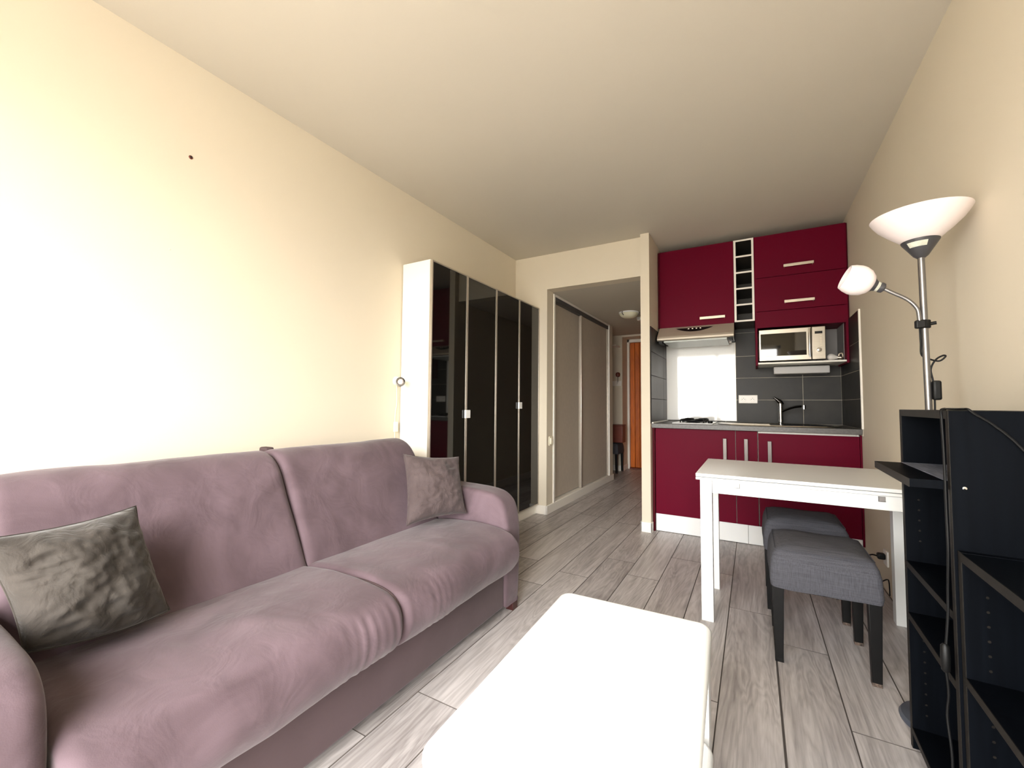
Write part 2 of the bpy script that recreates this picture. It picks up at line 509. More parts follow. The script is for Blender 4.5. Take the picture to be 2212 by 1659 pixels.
for row in range(-13, 4):
    xa = -0.125 + row * PW + (0.003 if row > 0 else 0)
    xb = xa + PW
    xa2, xb2 = max(xa, -2.62), min(xb, XR)
    ymin = -0.8 if xb > XL else 3.9
    ymax = YD + 0.03 if xa < PX0 else YK
    j = joints.get(row, rp.uniform(0, 1.3))
    y = j - math.ceil((j - ymin) / PL) * PL
    while y < ymax:
        ya_, yb_ = max(y, ymin), min(y + PL, ymax)
        if yb_ - ya_ > 0.03:
            o = bpy.data.objects.new('plank', plank_mesh(yb_ - ya_, xb2 - xa2))
            COL.objects.link(o)
            o.location = ((xa2 + xb2) / 2, (ya_ + yb_) / 2, 0)
            o.parent = floor
        y += PL

# ------------------------------------------------------------------ kitchen tiles
ROWS = [(0.907, 1.115), (1.115, 1.316), (1.316, 1.518), (1.518, 1.735)]
G = 0.0035
def tile(parent, x0, x1, y0, y1, z0, z1):
    o = obj('tile', box1(x0, x1, y0, y1, z0, z1, r=0.0012, seg=1), M['slate'], parent)
    return o
b = box1(PX1, XR, YK - 0.006, YK + 0.001, 0.86, 1.96, r=0)
obj('grout_bed', b, M['grout'], wall_kitchen, False)
b = box1(XR - 0.006, XR + 0.001, 3.70, YK, 0.86, 1.735, r=0)
obj('grout_bed', b, M['grout'], wall_right, False)
b = box1(PX1 - 0.001, PX1 + 0.006, YC + 0.012, YK, 0.907, 1.735, r=0)
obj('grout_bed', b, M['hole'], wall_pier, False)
for z0, z1 in ROWS + [(1.735, 1.95)]:
    for xa, xb in ((PX1 + 0.008, -0.22), (-0.22, 0.38), (0.38, XR - 0.008)):
        tile(wall_kitchen, xa + G / 2, xb - G / 2, YK - 0.009, YK - 0.002, z0 + G / 2, z1 - G / 2)
for z0, z1 in ROWS:
    for ya_, yb_ in ((3.70, 4.29), (4.29, YK - 0.01)):
        tile(wall_right, XR - 0.009, XR - 0.002, ya_ + G / 2, yb_ - G / 2, z0 + G / 2, z1 - G / 2)
    for ya_, yb_ in ((YC + 0.012, 4.235), (4.235, YK - 0.01)):
        tile(wall_pier, PX1 + 0.002, PX1 + 0.009, ya_ + G / 2, yb_ - G / 2, z0 + G / 2, z1 - G / 2)
struct('trim_1', box1(XR - 0.011, XR + 0.001, 3.684, 3.70, 0.907, 1.737, r=0.002), M['trim'], True)
struct('trim_2', box1(PX1 - 0.001, PX1 + 0.022, YC + 0.02, YK - 0.02, 0.9065, 0.918, r=0.003), M['trim'], True)

# ------------------------------------------------------------------ hall closet with two sliding doors
t = thing('sliding_closet', 'built-in closet with two tall taupe sliding doors along the hall', 'closet', (HX, CY0, 0))
for y in (CY0, CY1 - 0.035):
    obj('jamb', box1(HX - 0.06, HX + 0.010, y, y + 0.035, 0.07, 2.185), M['trim'], t)
obj('header', box1(HX - 0.06, HX + 0.004, CY0 + 0.036, CY1 - 0.036, 2.166, 2.19), M['trim'], t)
obj('top_rail', box1(HX - 0.055, HX + 0.0, CY0 + 0.036, CY1 - 0.036, 2.118, 2.165), M['greyplastic'], t)
obj('bottom_track', box1(HX - 0.07, HX + 0.002, CY0 + 0.036, CY1 - 0.036, 0.06, 0.088), M['trim'], t)
YM = 4.735
for i, (ya_, yb_, dx) in enumerate(((CY0 + 0.037, YM + 0.02, -0.050), (YM - 0.02, CY1 - 0.037, -0.018))):
    d = obj('door', box1(HX + dx - 0.008, HX + dx, ya_, yb_, 0.095, 2.13), M['taupe'], t)
    ys = yb_ - 0.002 if i == 0 else ya_ + 0.002
    obj('stile', box1(HX + dx - 0.01, HX + dx + 0.014, ys - 0.02, ys + 0.018, 0.092, 2.118, r=0.004), M['alu_frame'], d)
    if i == 1:
        obj('stile', box1(HX + dx - 0.01, HX + dx + 0.012, yb_ - 0.03, yb_ - 0.002, 0.092, 2.118, r=0.004), M['alu_frame'], d)
obj('back_panel', box1(HX - 0.55, HX - 0.53, CY0 - 0.02, CY1, 0.0, 2.19, r=0), M['niche'], t)
obj('plinth', box1(HX - 0.07, HX - 0.003, CY0, CY1, 0.0, 0.06), M['trim'], t)

t = thing('light_switch', 'small ivory light switch on the hall wall beside the sliding closet', 'switch', (HX, 3.815, 0.70))
obj('plate', box1(HX - 0.001, HX + 0.008, 3.775, 3.86, 0.655, 0.745, r=0.006), M['ivoryplastic'], t)
obj('rocker', box1(HX + 0.006, HX + 0.018, 3.795, 3.84, 0.668, 0.732, r=0.006), M['ivoryplastic'], t)

# hall ceiling lamp, smoke detector
t = thing('ceiling_lamp', 'round opal glass ceiling lamp with three metal clips in the hall', 'lamp', (-1.30, 5.14, HZ))
obj('base', lathe(bm_new(), [(0.118, 0), (0.118, -0.012), (0.11, -0.016)], mtx=Matrix.Translation((-1.30, 5.14, HZ))), M['white'], t)
obj('glass_bowl', lathe(bm_new(), [(0.112, -0.012), (0.108, -0.03), (0.09, -0.052), (0.06, -0.068), (0.02, -0.075), (0.002, -0.076)], mtx=Matrix.Translation((-1.30, 5.14, HZ))), M['opal'], t)
for k in range(3):
    a = 2.2 + k * 2.094
    c = Vector((-1.30 + 0.113 * math.cos(a), 5.14 + 0.113 * math.sin(a), HZ))
    obj('clip', tube(bm_new(), catmull([c + Vector((0.01 * math.cos(a), 0.01 * math.sin(a), -0.004)), c + Vector((0.014 * math.cos(a), 0.014 * math.sin(a), -0.025)), c + Vector((-0.012 * math.cos(a), -0.012 * math.sin(a), -0.045))], 4), 0.006, 8), M['lampmetal'], t)
t = thing('smoke_detector', 'small round white smoke detector behind the hall ceiling lamp', 'smoke detector', (-1.24, 5.52, HZ))
obj('mount', lathe(bm_new(), [(0.055, 0), (0.055, -0.008), (0.05, -0.01)], mtx=Matrix.Translation((-1.24, 5.52, HZ))), M['white'], t)
obj('body', lathe(bm_new(), [(0.05, -0.008), (0.05, -0.028), (0.042, -0.038), (0.015, -0.04)], mtx=Matrix.Translation((-1.24, 5.52, HZ))), M['white'], t)

# front door at the end of the hall
t = bpy.data.objects.new('door_1', None); COL.objects.link(t); t['kind'] = 'structure'; t.location = (-1.77, YD, 0)
b = bm_new()
rbox(b, -1.83, -1.795, YD - 0.05, YD + 0.04, 0, 2.165, r=0.003)
rbox(b, -1.83, PX0, YD - 0.05, YD + 0.04, 2.115, 2.165, r=0.003)
obj('door_frame', b, M['trim'], t)
obj('door_sill', box1(-1.795, PX0, YD - 0.06, YD + 0.03, 0, 0.02, r=0.003), M['brown'], t)
x = -1.793
while x < PX0 - 0.02:
    x2 = min(x + 0.078, PX0)
    obj('plank', box1(x + 0.002, x2 - 0.002, YD - 0.005, YD + 0.03, 0.022, 2.112, r=0.004, seg=1), M['pine'], t)
    x = x2

# coat shelf with hooks on the entry wall, seat and brown box under it
t = thing('coat_rack', 'white wall coat rack with shelf and hooks beside the front door', 'coat rack', (-2.0, 6.8, 1.4))
obj('shelf', box1(-2.25, -1.86, 6.55, 6.80, 1.995, 2.015), M['trim'], t)
obj('hook_rail', box1(-2.25, -1.84, 6.782, 6.80, 1.37, 1.45), M['trim'], t)
for k in range(3):
    xx = -1.90 - 0.11 * k
    obj('hook', tube(bm_new(), catmull([(xx, 6.785, 1.43), (xx, 6.73, 1.40), (xx, 6.72, 1.43), (xx, 6.72, 1.45)], 4), 0.007, 8), M['trim'], t)
t = thing('key_hook', 'tiny dark red object hanging from the coat rack in the hall', 'hanging object', (-1.885, 6.72, 1.45))
obj('loop', tube(bm_new(), [(-1.885, 6.735, 1.43), (-1.885, 6.735, 1.52)], 0.004, 6), M['black'], t)
obj('charm', lathe(bm_new(), [(0.004, -0.04), (0.03, -0.03), (0.038, 0), (0.03, 0.03), (0.004, 0.04)], 16, mtx=Matrix.Translation((-1.885, 6.735, 1.55))), M['brown'], t)

# ------------------------------------------------------------------ stools
def make_stool(loc, label, group):
    t = thing('stool', label, 'stool', loc, 0, group, True)
    W, D = 0.366, 0.372
    b = bm_new()
    # cover: soft top edges, skirt slightly flared, hem a little uneven
    prof = [(0.0, 0.305), (0.004, 0.33), (0.0, 0.40), (-0.006, 0.43), (-0.018, 0.456), (-0.040, 0.469), (-0.09, 0.475), (-0.14, 0.477)]
    n = 10
    rings = []
    for ins, z in prof:
        ring = []
        hx, hy = W / 2 + ins, D / 2 + ins
        rc = 0.022 if ins > -0.03 else 0.03
        rc = min(rc, hx * 0.9, hy * 0.9)
        for cx, cy, a0 in ((1, 1, 0), (-1, 1, 90), (-1, -1, 180), (1, -1, 270)):
            for k in range(n // 2 + 1):
                a = math.radians(a0 + 90 * k / (n // 2))
                ring.append(Vector((cx * (hx - rc) + rc * math.cos(a), cy * (hy - rc) + rc * math.sin(a), z)))
            # points along the side towards the next corner
            nx, ny, a1 = {(1, 1): (-1, 1, 90), (-1, 1): (-1, -1, 180), (-1, -1): (1, -1, 270), (1, -1): (1, 1, 360)}[(cx, cy)]
            s = ring[-1].copy()
            e = Vector((nx * (hx - rc) + rc * math.cos(math.radians(a1)), ny * (hy - rc) + rc * math.sin(math.radians(a1)), z))
            for k in range(1, 6):
                ring.append(s.lerp(e, k / 6))
        rings.append(ring)
    vr = []
    for i, ring in enumerate(rings):
        row = []
        for p in ring:
            q = p.copy()
            nn = noise.noise(Vector((p.x * 9, p.y * 9, p.z * 6)) + Vector((3, 1, 7)))
            q.z += 0.004 * nn * (1.5 if i < 2 else 1.0)
            q.x += 0.003 * nn; q.y += 0.003 * noise.noise(p * 11)
            row.append(b.verts.new(q))
        vr.append(row)
    N = len(vr[0])
    for i in range(len(vr) - 1):
        for k in range(N):
            b.faces.new((vr[i][k], vr[i][(k + 1) % N], vr[i + 1][(k + 1) % N], vr[i + 1][k]))
    b.faces.new(vr[-1]); b.faces.new(vr[0][::-1])
    seat = obj('seat', b, M['stool'], t, angle=60)
    # welt seam round the top edge
    sm = bm_new()
    ring = [p + Vector((0, 0, 0.001)) for p in rings[4]]
    tube(sm, ring + [ring[0]], 0.0022, 6, False)
    obj('seam', sm, M['stool'], seat)
    for sx in (-1, 1):
        for sy in (-1, 1):
            lg = bm_new()
            x, y = sx * (W / 2 - 0.026), sy * (D / 2 - 0.026)
            rbox(lg, x - 0.021, x + 0.021, y - 0.021, y + 0.021, 0.012, 0.31, r=0.002, taper=0.72)
            l = obj('leg', lg, M['blackleg'], t)
            obj('foot', box1(x - 0.0152, x + 0.0152, y - 0.0152, y + 0.0152, 0.0, 0.014, r=0.001), M['scuff'] if sx > 0 else M['blackleg'], l)
    return t
s1 = make_stool((0.236, 2.292, 0), 'grey upholstered stool with black legs, nearest the black bookcase', 'grey stools')
dup(s1, (0.222, 2.80, 0), 'grey upholstered stool farther under the white table, nearer the red cabinets', 'grey stools')
dup(s1, (-1.985, 6.60, 0), 'grey stool with black legs in the hall holding a brown box', 'grey stools')
t = thing('storage_box', 'red-brown box with sloping lid on the hall stool by the front door', 'box', (-1.92, 6.56, 0.478))
b = bm_new()
rbox(b, -2.14, -1.745, 6.48, 6.66, 0.478, 0.735, r=0.006)
obj('body', b, M['brown'], t)
obj('lid', box1(-2.145, -1.74, 6.45, 6.665, 0.735, 0.755, r=0.004), M['brown'], t)

# ------------------------------------------------------------------ wardrobe
WF, WB = -1.822, XL + 0.006
WYS = [2.112, 2.512, 2.922, 3.317, 3.720]
t = thing('wardrobe', 'tall white wardrobe with four glossy black glass doors along the cream wall', 'wardrobe', (-1.96, 2.9, 0))
b = bm_new()
rbox(b, WB, WF - 0.025, 2.122, 2.142, 0.0, 2.022)
rbox(b, WB, WF - 0.025, 3.70, 3.72, 0.0, 2.022)
rbox(b, WB, WF - 0.025, 2.142, 3.70, 2.0, 2.022)
rbox(b, WB, WF - 0.025, 2.142, 3.70, 0.085, 0.105)
rbox(b, WB, WB + 0.008, 2.142, 3.70, 0.1, 2.0, r=0)
rbox(b, WB, WF - 0.025, 2.905, 2.93, 0.105, 2.0)
obj('carcass', b, M['white_foil'], t)
obj('plinth', box1(WF - 0.043, WF - 0.028, 2.142, 3.70, 0.0, 0.085), M['white_foil'], t)
for i in range(4):
    y0, y1 = WYS[i] + 0.0015, WYS[i + 1] - 0.0015
    d = obj('door', box1(WF - 0.020, WF - 0.004, y0 + 0.004, y1 - 0.004, 0.094, 2.006, r=0.001), M['blackglass'], t)
    f = bm_new()
    fw_ = 0.010
    for a in ((y0, y0 + fw_, 0.09, 2.012), (y1 - fw_, y1, 0.09, 2.012), (y0 + fw_, y1 - fw_, 2.002, 2.012), (y0 + fw_, y1 - fw_, 0.09, 0.1)):
        rbox(f, WF - 0.022, WF, *a, r=0.001)
    obj('door_frame', f, M['alu_frame'], d)
for y, z in ((2.534, 0.985), (3.337, 1.048)):
    obj('door_catch', box1(WF - 0.001, WF + 0.014, y - 0.045, y + 0.012, z - 0.03, z + 0.03, r=0.003), M['white'], t)

# ------------------------------------------------------------------ wall lights and marks on the cream wall
t = thing('reading_light', 'small ivory wall reading light with chrome ring and hanging cord beside wardrobe', 'wall lamp', (XL, 2.07, 1.19))
obj('base', lathe(bm_new(), [(0.034, 0), (0.034, 0.012), (0.026, 0.03), (0.01, 0.036)], mtx=axis_mtx((XL, 2.085, 1.21), (1, 0, 0))), M['ivoryplastic'], t)
obj('arm', tube(bm_new(), catmull([(XL + 0.03, 2.085, 1.21), (XL + 0.075, 2.07, 1.20), (XL + 0.09, 2.05, 1.205)], 5), 0.006, 8), M['chrome'], t)
hd = obj('head', lathe(bm_new(), [(0.010, -0.045), (0.018, -0.04), (0.025, -0.01), (0.026, 0.018), (0.022, 0.018), (0.02, 0.0)], mtx=axis_mtx((XL + 0.10, 2.03, 1.20), (0.5, -0.8, -0.05))), M['ivoryplastic'], t)
obj('ring', tube(bm_new(), [axis_mtx((XL + 0.113, 2.01, 1.199), (0.5, -0.8, -0.05)) @ Vector((0.026 * math.cos(a * 0.2618), 0.026 * math.sin(a * 0.2618), 0)) for a in range(25)], 0.0045, 8, False), M['darkchrome'], hd)
obj('bulb', lathe(bm_new(), [(0.019, 0.0), (0.018, 0.012), (0.010, 0.02), (0.002, 0.022)], 20, mtx=axis_mtx((XL + 0.106, 2.021, 1.199), (0.5, -0.8, -0.05))), M['shade'], hd)
cord = obj('cord', tube(bm_new(), catmull([(XL + 0.006, 2.085, 1.18), (XL + 0.006, 2.088, 1.06), (XL + 0.006, 2.075, 0.97), (XL + 0.006, 2.078, 0.70)], 6), 0.003, 6), M['ivoryplastic'], t)
obj('switch', box1(XL + 0.001, XL + 0.02, 2.062, 2.094, 0.865, 0.935, r=0.006), M['ivoryplastic'], cord)
t = thing('wall_plug', 'brown screw plug stuck high in the cream wall above the sofa', 'wall plug', (XL, 0.845, 2.119))
obj('plug', lathe(bm_new(), [(0.008, 0.0), (0.008, 0.002), (0.006, 0.004), (0.002, 0.004)], 16, mtx=axis_mtx((XL, 0.845, 2.119), (1, 0, 0))), M['brown'], t)
obj('hole', lathe(bm_new(), [(0.0042, 0.0038), (0.0042, 0.0046), (0.001, 0.0046)], 12, mtx=axis_mtx((XL, 0.845, 2.119), (1, 0, 0))), M['hole'], t)
tag(obj('filled_hole', lathe(bm_new(), [(0.004, 0.0), (0.0035, 0.0015), (0.001, 0.002)], 12, mtx=axis_mtx((XL, 0.786, 1.693), (1, 0, 0))), M['sticker']), 'tiny grey nail mark in the cream wall below the brown plug', 'nail')

# ------------------------------------------------------------------ sofa
SY0, SY1, SM = 0.27, 1.83, 1.048
def soft_loft(bm, prof, y0, y1, r, ny=26, wob=0.0, seed=0, depth_pts=6, flat_ends=False, pleat=None):
    """sweep a closed XZ outline along Y; both ends pull in towards the outline's middle so they read as padded"""
    pts = catmull([(p[0], 0, p[1]) for p in prof], depth_pts, True)
    c = sum(pts, Vector()) / len(pts)
    rings = []
    for i in range(ny + 1):
        u = i / ny
        # cluster samples near the ends
        y = y0 + (y1 - y0) * (0.5 - 0.5 * math.cos(math.pi * u))
        e = min(y - y0, y1 - y)
        k = 0.0 if e >= r else r * (1 - math.sqrt(max(0.0, 1 - (1 - e / r) ** 2)))
        row = []
        for p in pts:
            d = p - c
            L_ = d.length
            q = c + d * max(0.0, (L_ - k) / L_)
            q.y = y
            if wob:
                nn = noise.noise(Vector((q.x * 5 + seed, q.y * 5, q.z * 5))) + 0.5 * noise.noise(Vector((q.x * 12, q.y * 12 + seed, q.z * 12)))
                q += d.normalized() * wob * nn
            if pleat:
                q += d.normalized() * pleat(q)
            row.append(bm.verts.new(q))
        rings.append(row)
    n = len(pts)
    for i in range(ny):
        for k in range(n):
            bm.faces.new((rings[i][k], rings[i][(k + 1) % n], rings[i + 1][(k + 1) % n], rings[i + 1][k]))
    bm.faces.new(rings[0][::-1]); bm.faces.new(rings[-1])
    return bm

sofa = thing('sofa', 'mauve microsuede two-seat sofa bed with rounded arms against the cream wall', 'sofa', (-1.5, 1.05, 0))
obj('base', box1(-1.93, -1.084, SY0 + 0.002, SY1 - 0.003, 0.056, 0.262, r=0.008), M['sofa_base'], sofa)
back = [(-1.47, 0.36), (-1.50, 0.44), (-1.585, 0.62), (-1.665, 0.765), (-1.725, 0.832), (-1.80, 0.856), (-1.885, 0.835), (-1.945, 0.76), (-1.965, 0.6), (-1.96, 0.36), (-1.72, 0.32)]
seatp = [(-1.64, 0.27), (-1.30, 0.262), (-1.09, 0.242), (-1.035, 0.252), (-0.995, 0.30), (-0.985, 0.35), (-1.002, 0.402), (-1.06, 0.438), (-1.2, 0.456), (-1.38, 0.45), (-1.52, 0.432), (-1.64, 0.40)]
def pleats(edge, side):
    def f(q):
        # gathers in the cloth running down the padded front next to the middle seam
        d = (edge - q.y) * side
        if d < 0.0 or q.x < -1.10:
            return 0.0
        fade = math.exp(-((d - (0.10 if side > 0 else 0.2)) / 0.11) ** 2) * (1.0 if side > 0 else 0.6) * max(0.0, min(1.0, (q.x + 1.09) / 0.06)) * (1.0 if q.z < 0.42 else 0.3)
        return 0.0026 * fade * math.sin(d * 190 + 9 * q.z + 2.5 * noise.noise(Vector((d * 30, q.z * 6, edge)))) * (0.6 + 0.8 * noise.noise(Vector((d * 17, 3.0, edge * 5))))
    return f
for i, (a, c) in enumerate(((SY0 + 0.004, SM - 0.002), (SM + 0.002, SY1 - 0.002))):
    o = obj('back_cushion', soft_loft(bm_new(), back, a, c, 0.035, 40, 0.005, 3 + i * 7), M['sofa'], sofa, angle=80)
    o = obj('seat_cushion', soft_loft(bm_new(), seatp, a, c, 0.032, 110, 0.006, 11 + i * 5, depth_pts=8, pleat=pleats(c if i == 0 else a, 1 if i == 0 else -1)), M['sofa'], sofa, angle=80)
# piping along the inner edge of each back cushion and seat cushion
for side, yy in ((-1, SM - 0.006), (1, SM + 0.006)):
    pts = catmull([(p[0], yy + side * 0.002, p[1]) for p in back[1:8]], 6)
    cc = Vector((-1.72, yy, 0.6))
    obj('piping', tube(bm_new(), [p + (cc - p).normalized() * 0.026 for p in pts], 0.0035, 6), M['seam'], sofa)
pts = catmull([(p[0], SM, p[1]) for p in seatp[3:10]], 6)
cc = Vector((-1.3, SM, 0.35))
obj('piping', tube(bm_new(), [p + (cc - p).normalized() * 0.022 for p in pts], 0.004, 6), M['seam'], sofa)
armp = [(-1.93, 0.05), (-1.5, 0.048), (-1.12, 0.048), (-1.082, 0.06), (-1.074, 0.2), (-1.072, 0.38), (-1.078, 0.47), (-1.098, 0.545), (-1.14, 0.588), (-1.205, 0.608), (-1.35, 0.618), (-1.6, 0.618), (-1.9, 0.60), (-1.95, 0.5), (-1.955, 0.2)]
for yy, (a, c) in enumerate(((0.115, SY0), (SY1, 1.985))):
    ar = obj('armrest', soft_loft(bm_new(), [(x_, z_ * (0.955 if yy == 0 else 1.0)) for x_, z_ in armp], a, c, 0.04 if yy == 0 else 0.03, 16, 0.003, 20 + yy), M['sofa'], sofa, angle=80)
for yy in (0.135, 1.93):
    for xx in (-1.108, -1.92):
        obj('foot', box1(xx - 0.022, xx + 0.022, yy - 0.005, yy + 0.045, 0.0, 0.056, r=0.003), M['footwood'], sofa)
obj('strap', box1(-1.90, -1.84, 1.068, 1.104, 0.79, 0.862, r=0.008), M['seam'], sofa, label='dark strap end showing above the sofa back')

def pillow(name, corners, thick, m, label, seed, sag=0.0, wr=0.008):
    """corners: lower near, lower far, upper far, upper near (world)"""
    A, B, C_, D = (Vector(c) for c in corners)
    n = (B - A).cross(D - A).normalized()
    t = thing(name, label, 'cushion', (A + B) / 2)
    N = 44
    b = bm_new()
    grid = {}
    for s in (1, -1):
        for i in range(N + 1):
            for j in range(N + 1):
                u, v = i / N, j / N
                if s == -1 and (i in (0, N) or j in (0, N)):
                    grid[(s, i, j)] = grid[(1, i, j)]; continue
                uu, vv = 2 * u - 1, 2 * v - 1
                # edges curve in between the pinched corners
                su = uu * (1 - 0.09 * (1 - vv * vv)); sv = vv * (1 - (0.09 if vv > 0 or not sag else -sag) * (1 - uu * uu))
                U, V = (su + 1) / 2, (sv + 1) / 2
                p = A * (1 - U) * (1 - V) + B * U * (1 - V) + C_ * U * V + D * (1 - U) * V
                h = thick / 2 * ((1 - uu ** 2) ** 0.55) * ((1 - vv ** 2) ** 0.55)
                edge = (1 - uu ** 2) * (1 - vv ** 2)
                q = Vector((uu * 2.3 + seed, vv * 2.3, s * 2.0))
                wrk = noise.noise(q) * 1.2 + 0.7 * (0.5 - abs(noise.noise(Vector((uu * 1.5 + vv * 2.2 + seed, vv * 5 - uu * 2, seed))))) * 2 + 0.45 * noise.noise(Vector((uu * 9, vv * 7, seed + s)))
                p = p + n * (s * h + wr * wrk * min(1.0, edge * 3) * s)
                grid[(s, i, j)] = b.verts.new(p)
    for s in (1, -1):
        for i in range(N):
            for j in range(N):
                f = [grid[(s, i, j)], grid[(s, i + 1, j)], grid[(s, i + 1, j + 1)], grid[(s, i, j + 1)]]
                b.faces.new(f if s == 1 else f[::-1])
    rim = [grid[(1, i, 0)].co.copy() for i in range(N)] + [grid[(1, N, j)].co.copy() for j in range(N)] + [grid[(1, N - i, N)].co.copy() for i in range(N)] + [grid[(1, 0, N - j)].co.copy() for j in range(N)]
    cov = obj('cover', b, m, t, angle=180)
    obj('edge_seam', tube(bm_new(), rim + [rim[0]], 0.002, 6, False), m, cov)
    return t
pillow('cushion', [(-1.42, 1.495, 0.485), (-1.295, 1.80, 0.495), (-1.40, 1.865, 0.77), (-1.56, 1.61, 0.80)], 0.15, M['pil_b'], 'mauve-grey velvet cushion in the sofa corner by the wardrobe', 4.0)
pillow('cushion', [(-1.40, 0.295, 0.505), (-1.43, 0.575, 0.475), (-1.54, 0.525, 0.76), (-1.45, 0.22, 0.76)], 0.19, M['pil_a'], 'taupe-grey crumpled velvet cushion at the sofa end near the camera', 9.0, sag=0.10, wr=0.014)

# ------------------------------------------------------------------ coffee table
ct = thing('coffee_table', 'low white lacquered coffee table with rounded corners in front of the sofa', 'table', (-0.34, 1.03, 0))
def round_slab(bm, cs, z0, z1, rc, re, seg=6):
    """slab over a quadrilateral (counter-clockwise corners), rounded corners and edges"""
    def outline(inset, z):
        out = []
        for i in range(4):
            p = Vector(cs[i]).to_2d() if len(cs[i]) == 3 else Vector(cs[i]); a = Vector(cs[i - 1]); c = Vector(cs[(i + 1) % 4])
            e1 = (a - p).normalized(); e2 = (c - p).normalized()
            cen = p + (e1 + e2) * rc
            for k in range(seg + 1):
                ang = math.pi / 2 * k / seg
                d = -e2 * math.cos(ang) - e1 * math.sin(ang)
                q = cen + d.normalized() * (rc - inset)
                out.append(Vector((q.x, q.y, z)))
        return out
    prof = []
    for k in range(5):
        a = math.pi / 2 * k / 4
        prof.append((re * (1 - math.sin(a)), z0 + re * (1 - math.cos(a))))
    for k in range(5):
        a = math.pi / 2 * k / 4
        prof.append((re * (1 - math.cos(a)), z1 - re * (1 - math.sin(a))))
    rings = [[bm.verts.new(p) for p in outline(i, z)] for i, z in prof]
    n = len(rings[0])
    for i in range(len(rings) - 1):
        for k in range(n):
            bm.faces.new((rings[i][k], rings[i][(k + 1) % n], rings[i + 1][(k + 1) % n], rings[i + 1][k]))
    bm.faces.new(rings[0][::-1]).material_index = 1; bm.faces.new(rings[-1]).material_index = 1
    return bm
TC = [(-0.569, 0.628), (-0.084, 0.645), (-0.117, 1.440), (-0.597, 1.425)]
obj('tabletop', round_slab(bm_new(), TC, 0.362, 0.40, 0.042, 0.015), M['white'], ct)
for (lx, ly), (ox, oy) in zip(TC, ((1, 1), (-1, 1), (-1, -1), (1, -1))):
    cx, cy = lx + ox * 0.028, ly + oy * 0.04
    obj('leg', rbox(bm_new(), cx - 0.022, cx + 0.022, cy - 0.032, cy + 0.032, 0.0, 0.364, r=0.006, taper=1.0), M['white'], ct)
LC = [(-0.537, 0.70), (-0.092, 0.71), (-0.110, 1.345), (-0.561, 1.335)]
obj('lower_shelf', round_slab(bm_new(), LC, 0.085, 0.118, 0.042, 0.012), M['white'], ct)

# ------------------------------------------------------------------ dining table
t = thing('dining_table', 'white lacquered folding table standing against the right-hand wall by the bookcase', 'table', (0.2, 2.6, 0))
t['label'] = 'white lacquered fold-out table above two grey stools by the kitchen'
obj('tabletop', box1(-0.256, 0.648, 2.317, 3.0, 0.7045, 0.7205, r=0.002), M['white'], t)
obj('folded_leaf', box1(-0.256, 0.648, 2.317, 3.0, 0.689, 0.7020, r=0.002), M['white'], t)
obj('apron', rbox(rbox(rbox(bm_new(), -0.1815, 0.5875, 2.3285, 2.347, 0.627, 0.687), -0.181, 0.585, 2.78, 2.80, 0.627, 0.687), -0.235, -0.215, 2.38, 2.75, 0.627, 0.687), M['white'], t)
for x in (-0.237, 0.589):
    for y in (2.326, 2.752):
        obj('leg', box1(x, x + 0.054, y, y + 0.054, 0.0, 0.687, r=0.0015), M['white'], t)
for x in (-0.083, 0.455):
    obj('pull_tab', box1(x, x + 0.021, 2.3235, 2.33, 0.664, 0.684, r=0.001), M['white_foil'] if x < 0 else M['niche'], t)
    f = bm_new()
    rbox(f, x - 0.0015 if x > 0 else x + 0.021, x if x > 0 else x + 0.0225, 2.3262, 2.33, 0.6635, 0.684, r=0)
    rbox(f, x - 0.0015, x + 0.0225, 2.3262, 2.33, 0.662, 0.6638, r=0)
    obj('tab_gap', f, M['hole'], t)

# ------------------------------------------------------------------ black bookcases and lamp
RB = math.radians(-1.5)
BX, BY = 0.404, 1.392
tall = thing('bookcase', 'tall black-brown bookcase with open shelves, one shelf pulled out, beside lamp', 'bookcase', (BX, BY, 0), RB, None, True)
DB, WBK, TH = 0.232, 0.432, 0.018
fe = 0.0015
for y0 in (0.0, WBK - TH):
    p = obj('side_panel', box1(fe, DB, y0, y0 + TH, 0, 1.0525, r=0.0008), M['blackwood'], tall)
    obj('edge_band', box1(0.0, fe, y0, y0 + TH, 0, 1.0525, r=0), M['blackedge'], p)
for nm, z in (('top_board', 1.0325), ('shelf', 0.557), ('shelf', 0.397), ('bottom_board', 0.045)):
    p = obj(nm, box1(fe, DB - 0.006, TH, WBK - TH, z, z + 0.02 if nm == 'top_board' else z + TH, r=0.0008), M['blackwood'], tall)
    obj('edge_band', box1(0.0, fe, TH, WBK - TH, z, z + (0.02 if nm == 'top_board' else TH), r=0), M['blackedge'], p)
obj('back_panel', box1(DB - 0.006, DB, TH, WBK - TH, 0.045, 1.05, r=0), M['blackwood'], tall)
obj('plinth', box1(0.02, 0.035, TH, WBK - TH, 0.0, 0.045), M['blackwood'], tall)
p = obj('pulled_shelf', box1(-0.068, DB - 0.085, TH + 0.002, WBK - TH - 0.003, 0.862, 0.883, r=0.0008), M['blackwood'], tall, label='shelf board pulled forward out of the bookcase')
obj('edge_band', box1(-0.0695, -0.068, TH + 0.002, WBK - TH - 0.003, 0.862, 0.883, r=0), M['blackedge'], p)
obj('streak_layer', box1(-0.004, DB - 0.09, TH + 0.004, WBK - TH - 0.006, 0.8832, 0.8845, r=0), M['streaked'], p, label='thin grey-blue streaked layer on the pulled-out shelf')  # thin layer streaked in grey-blue over the inner part of the board
def pegs(parent, y, xs, zs):
    b = bm_new()
    for x in xs:
        for z in zs:
            lathe(b, [(0.003, 0), (0.003, 0.0008), (0.001, 0.0008)], 8, mtx=axis_mtx((x, y, z), (0, -1, 0)))
    o = obj('peg_holes', b, M['blackedge'], parent); o['kind'] = 'stuff'
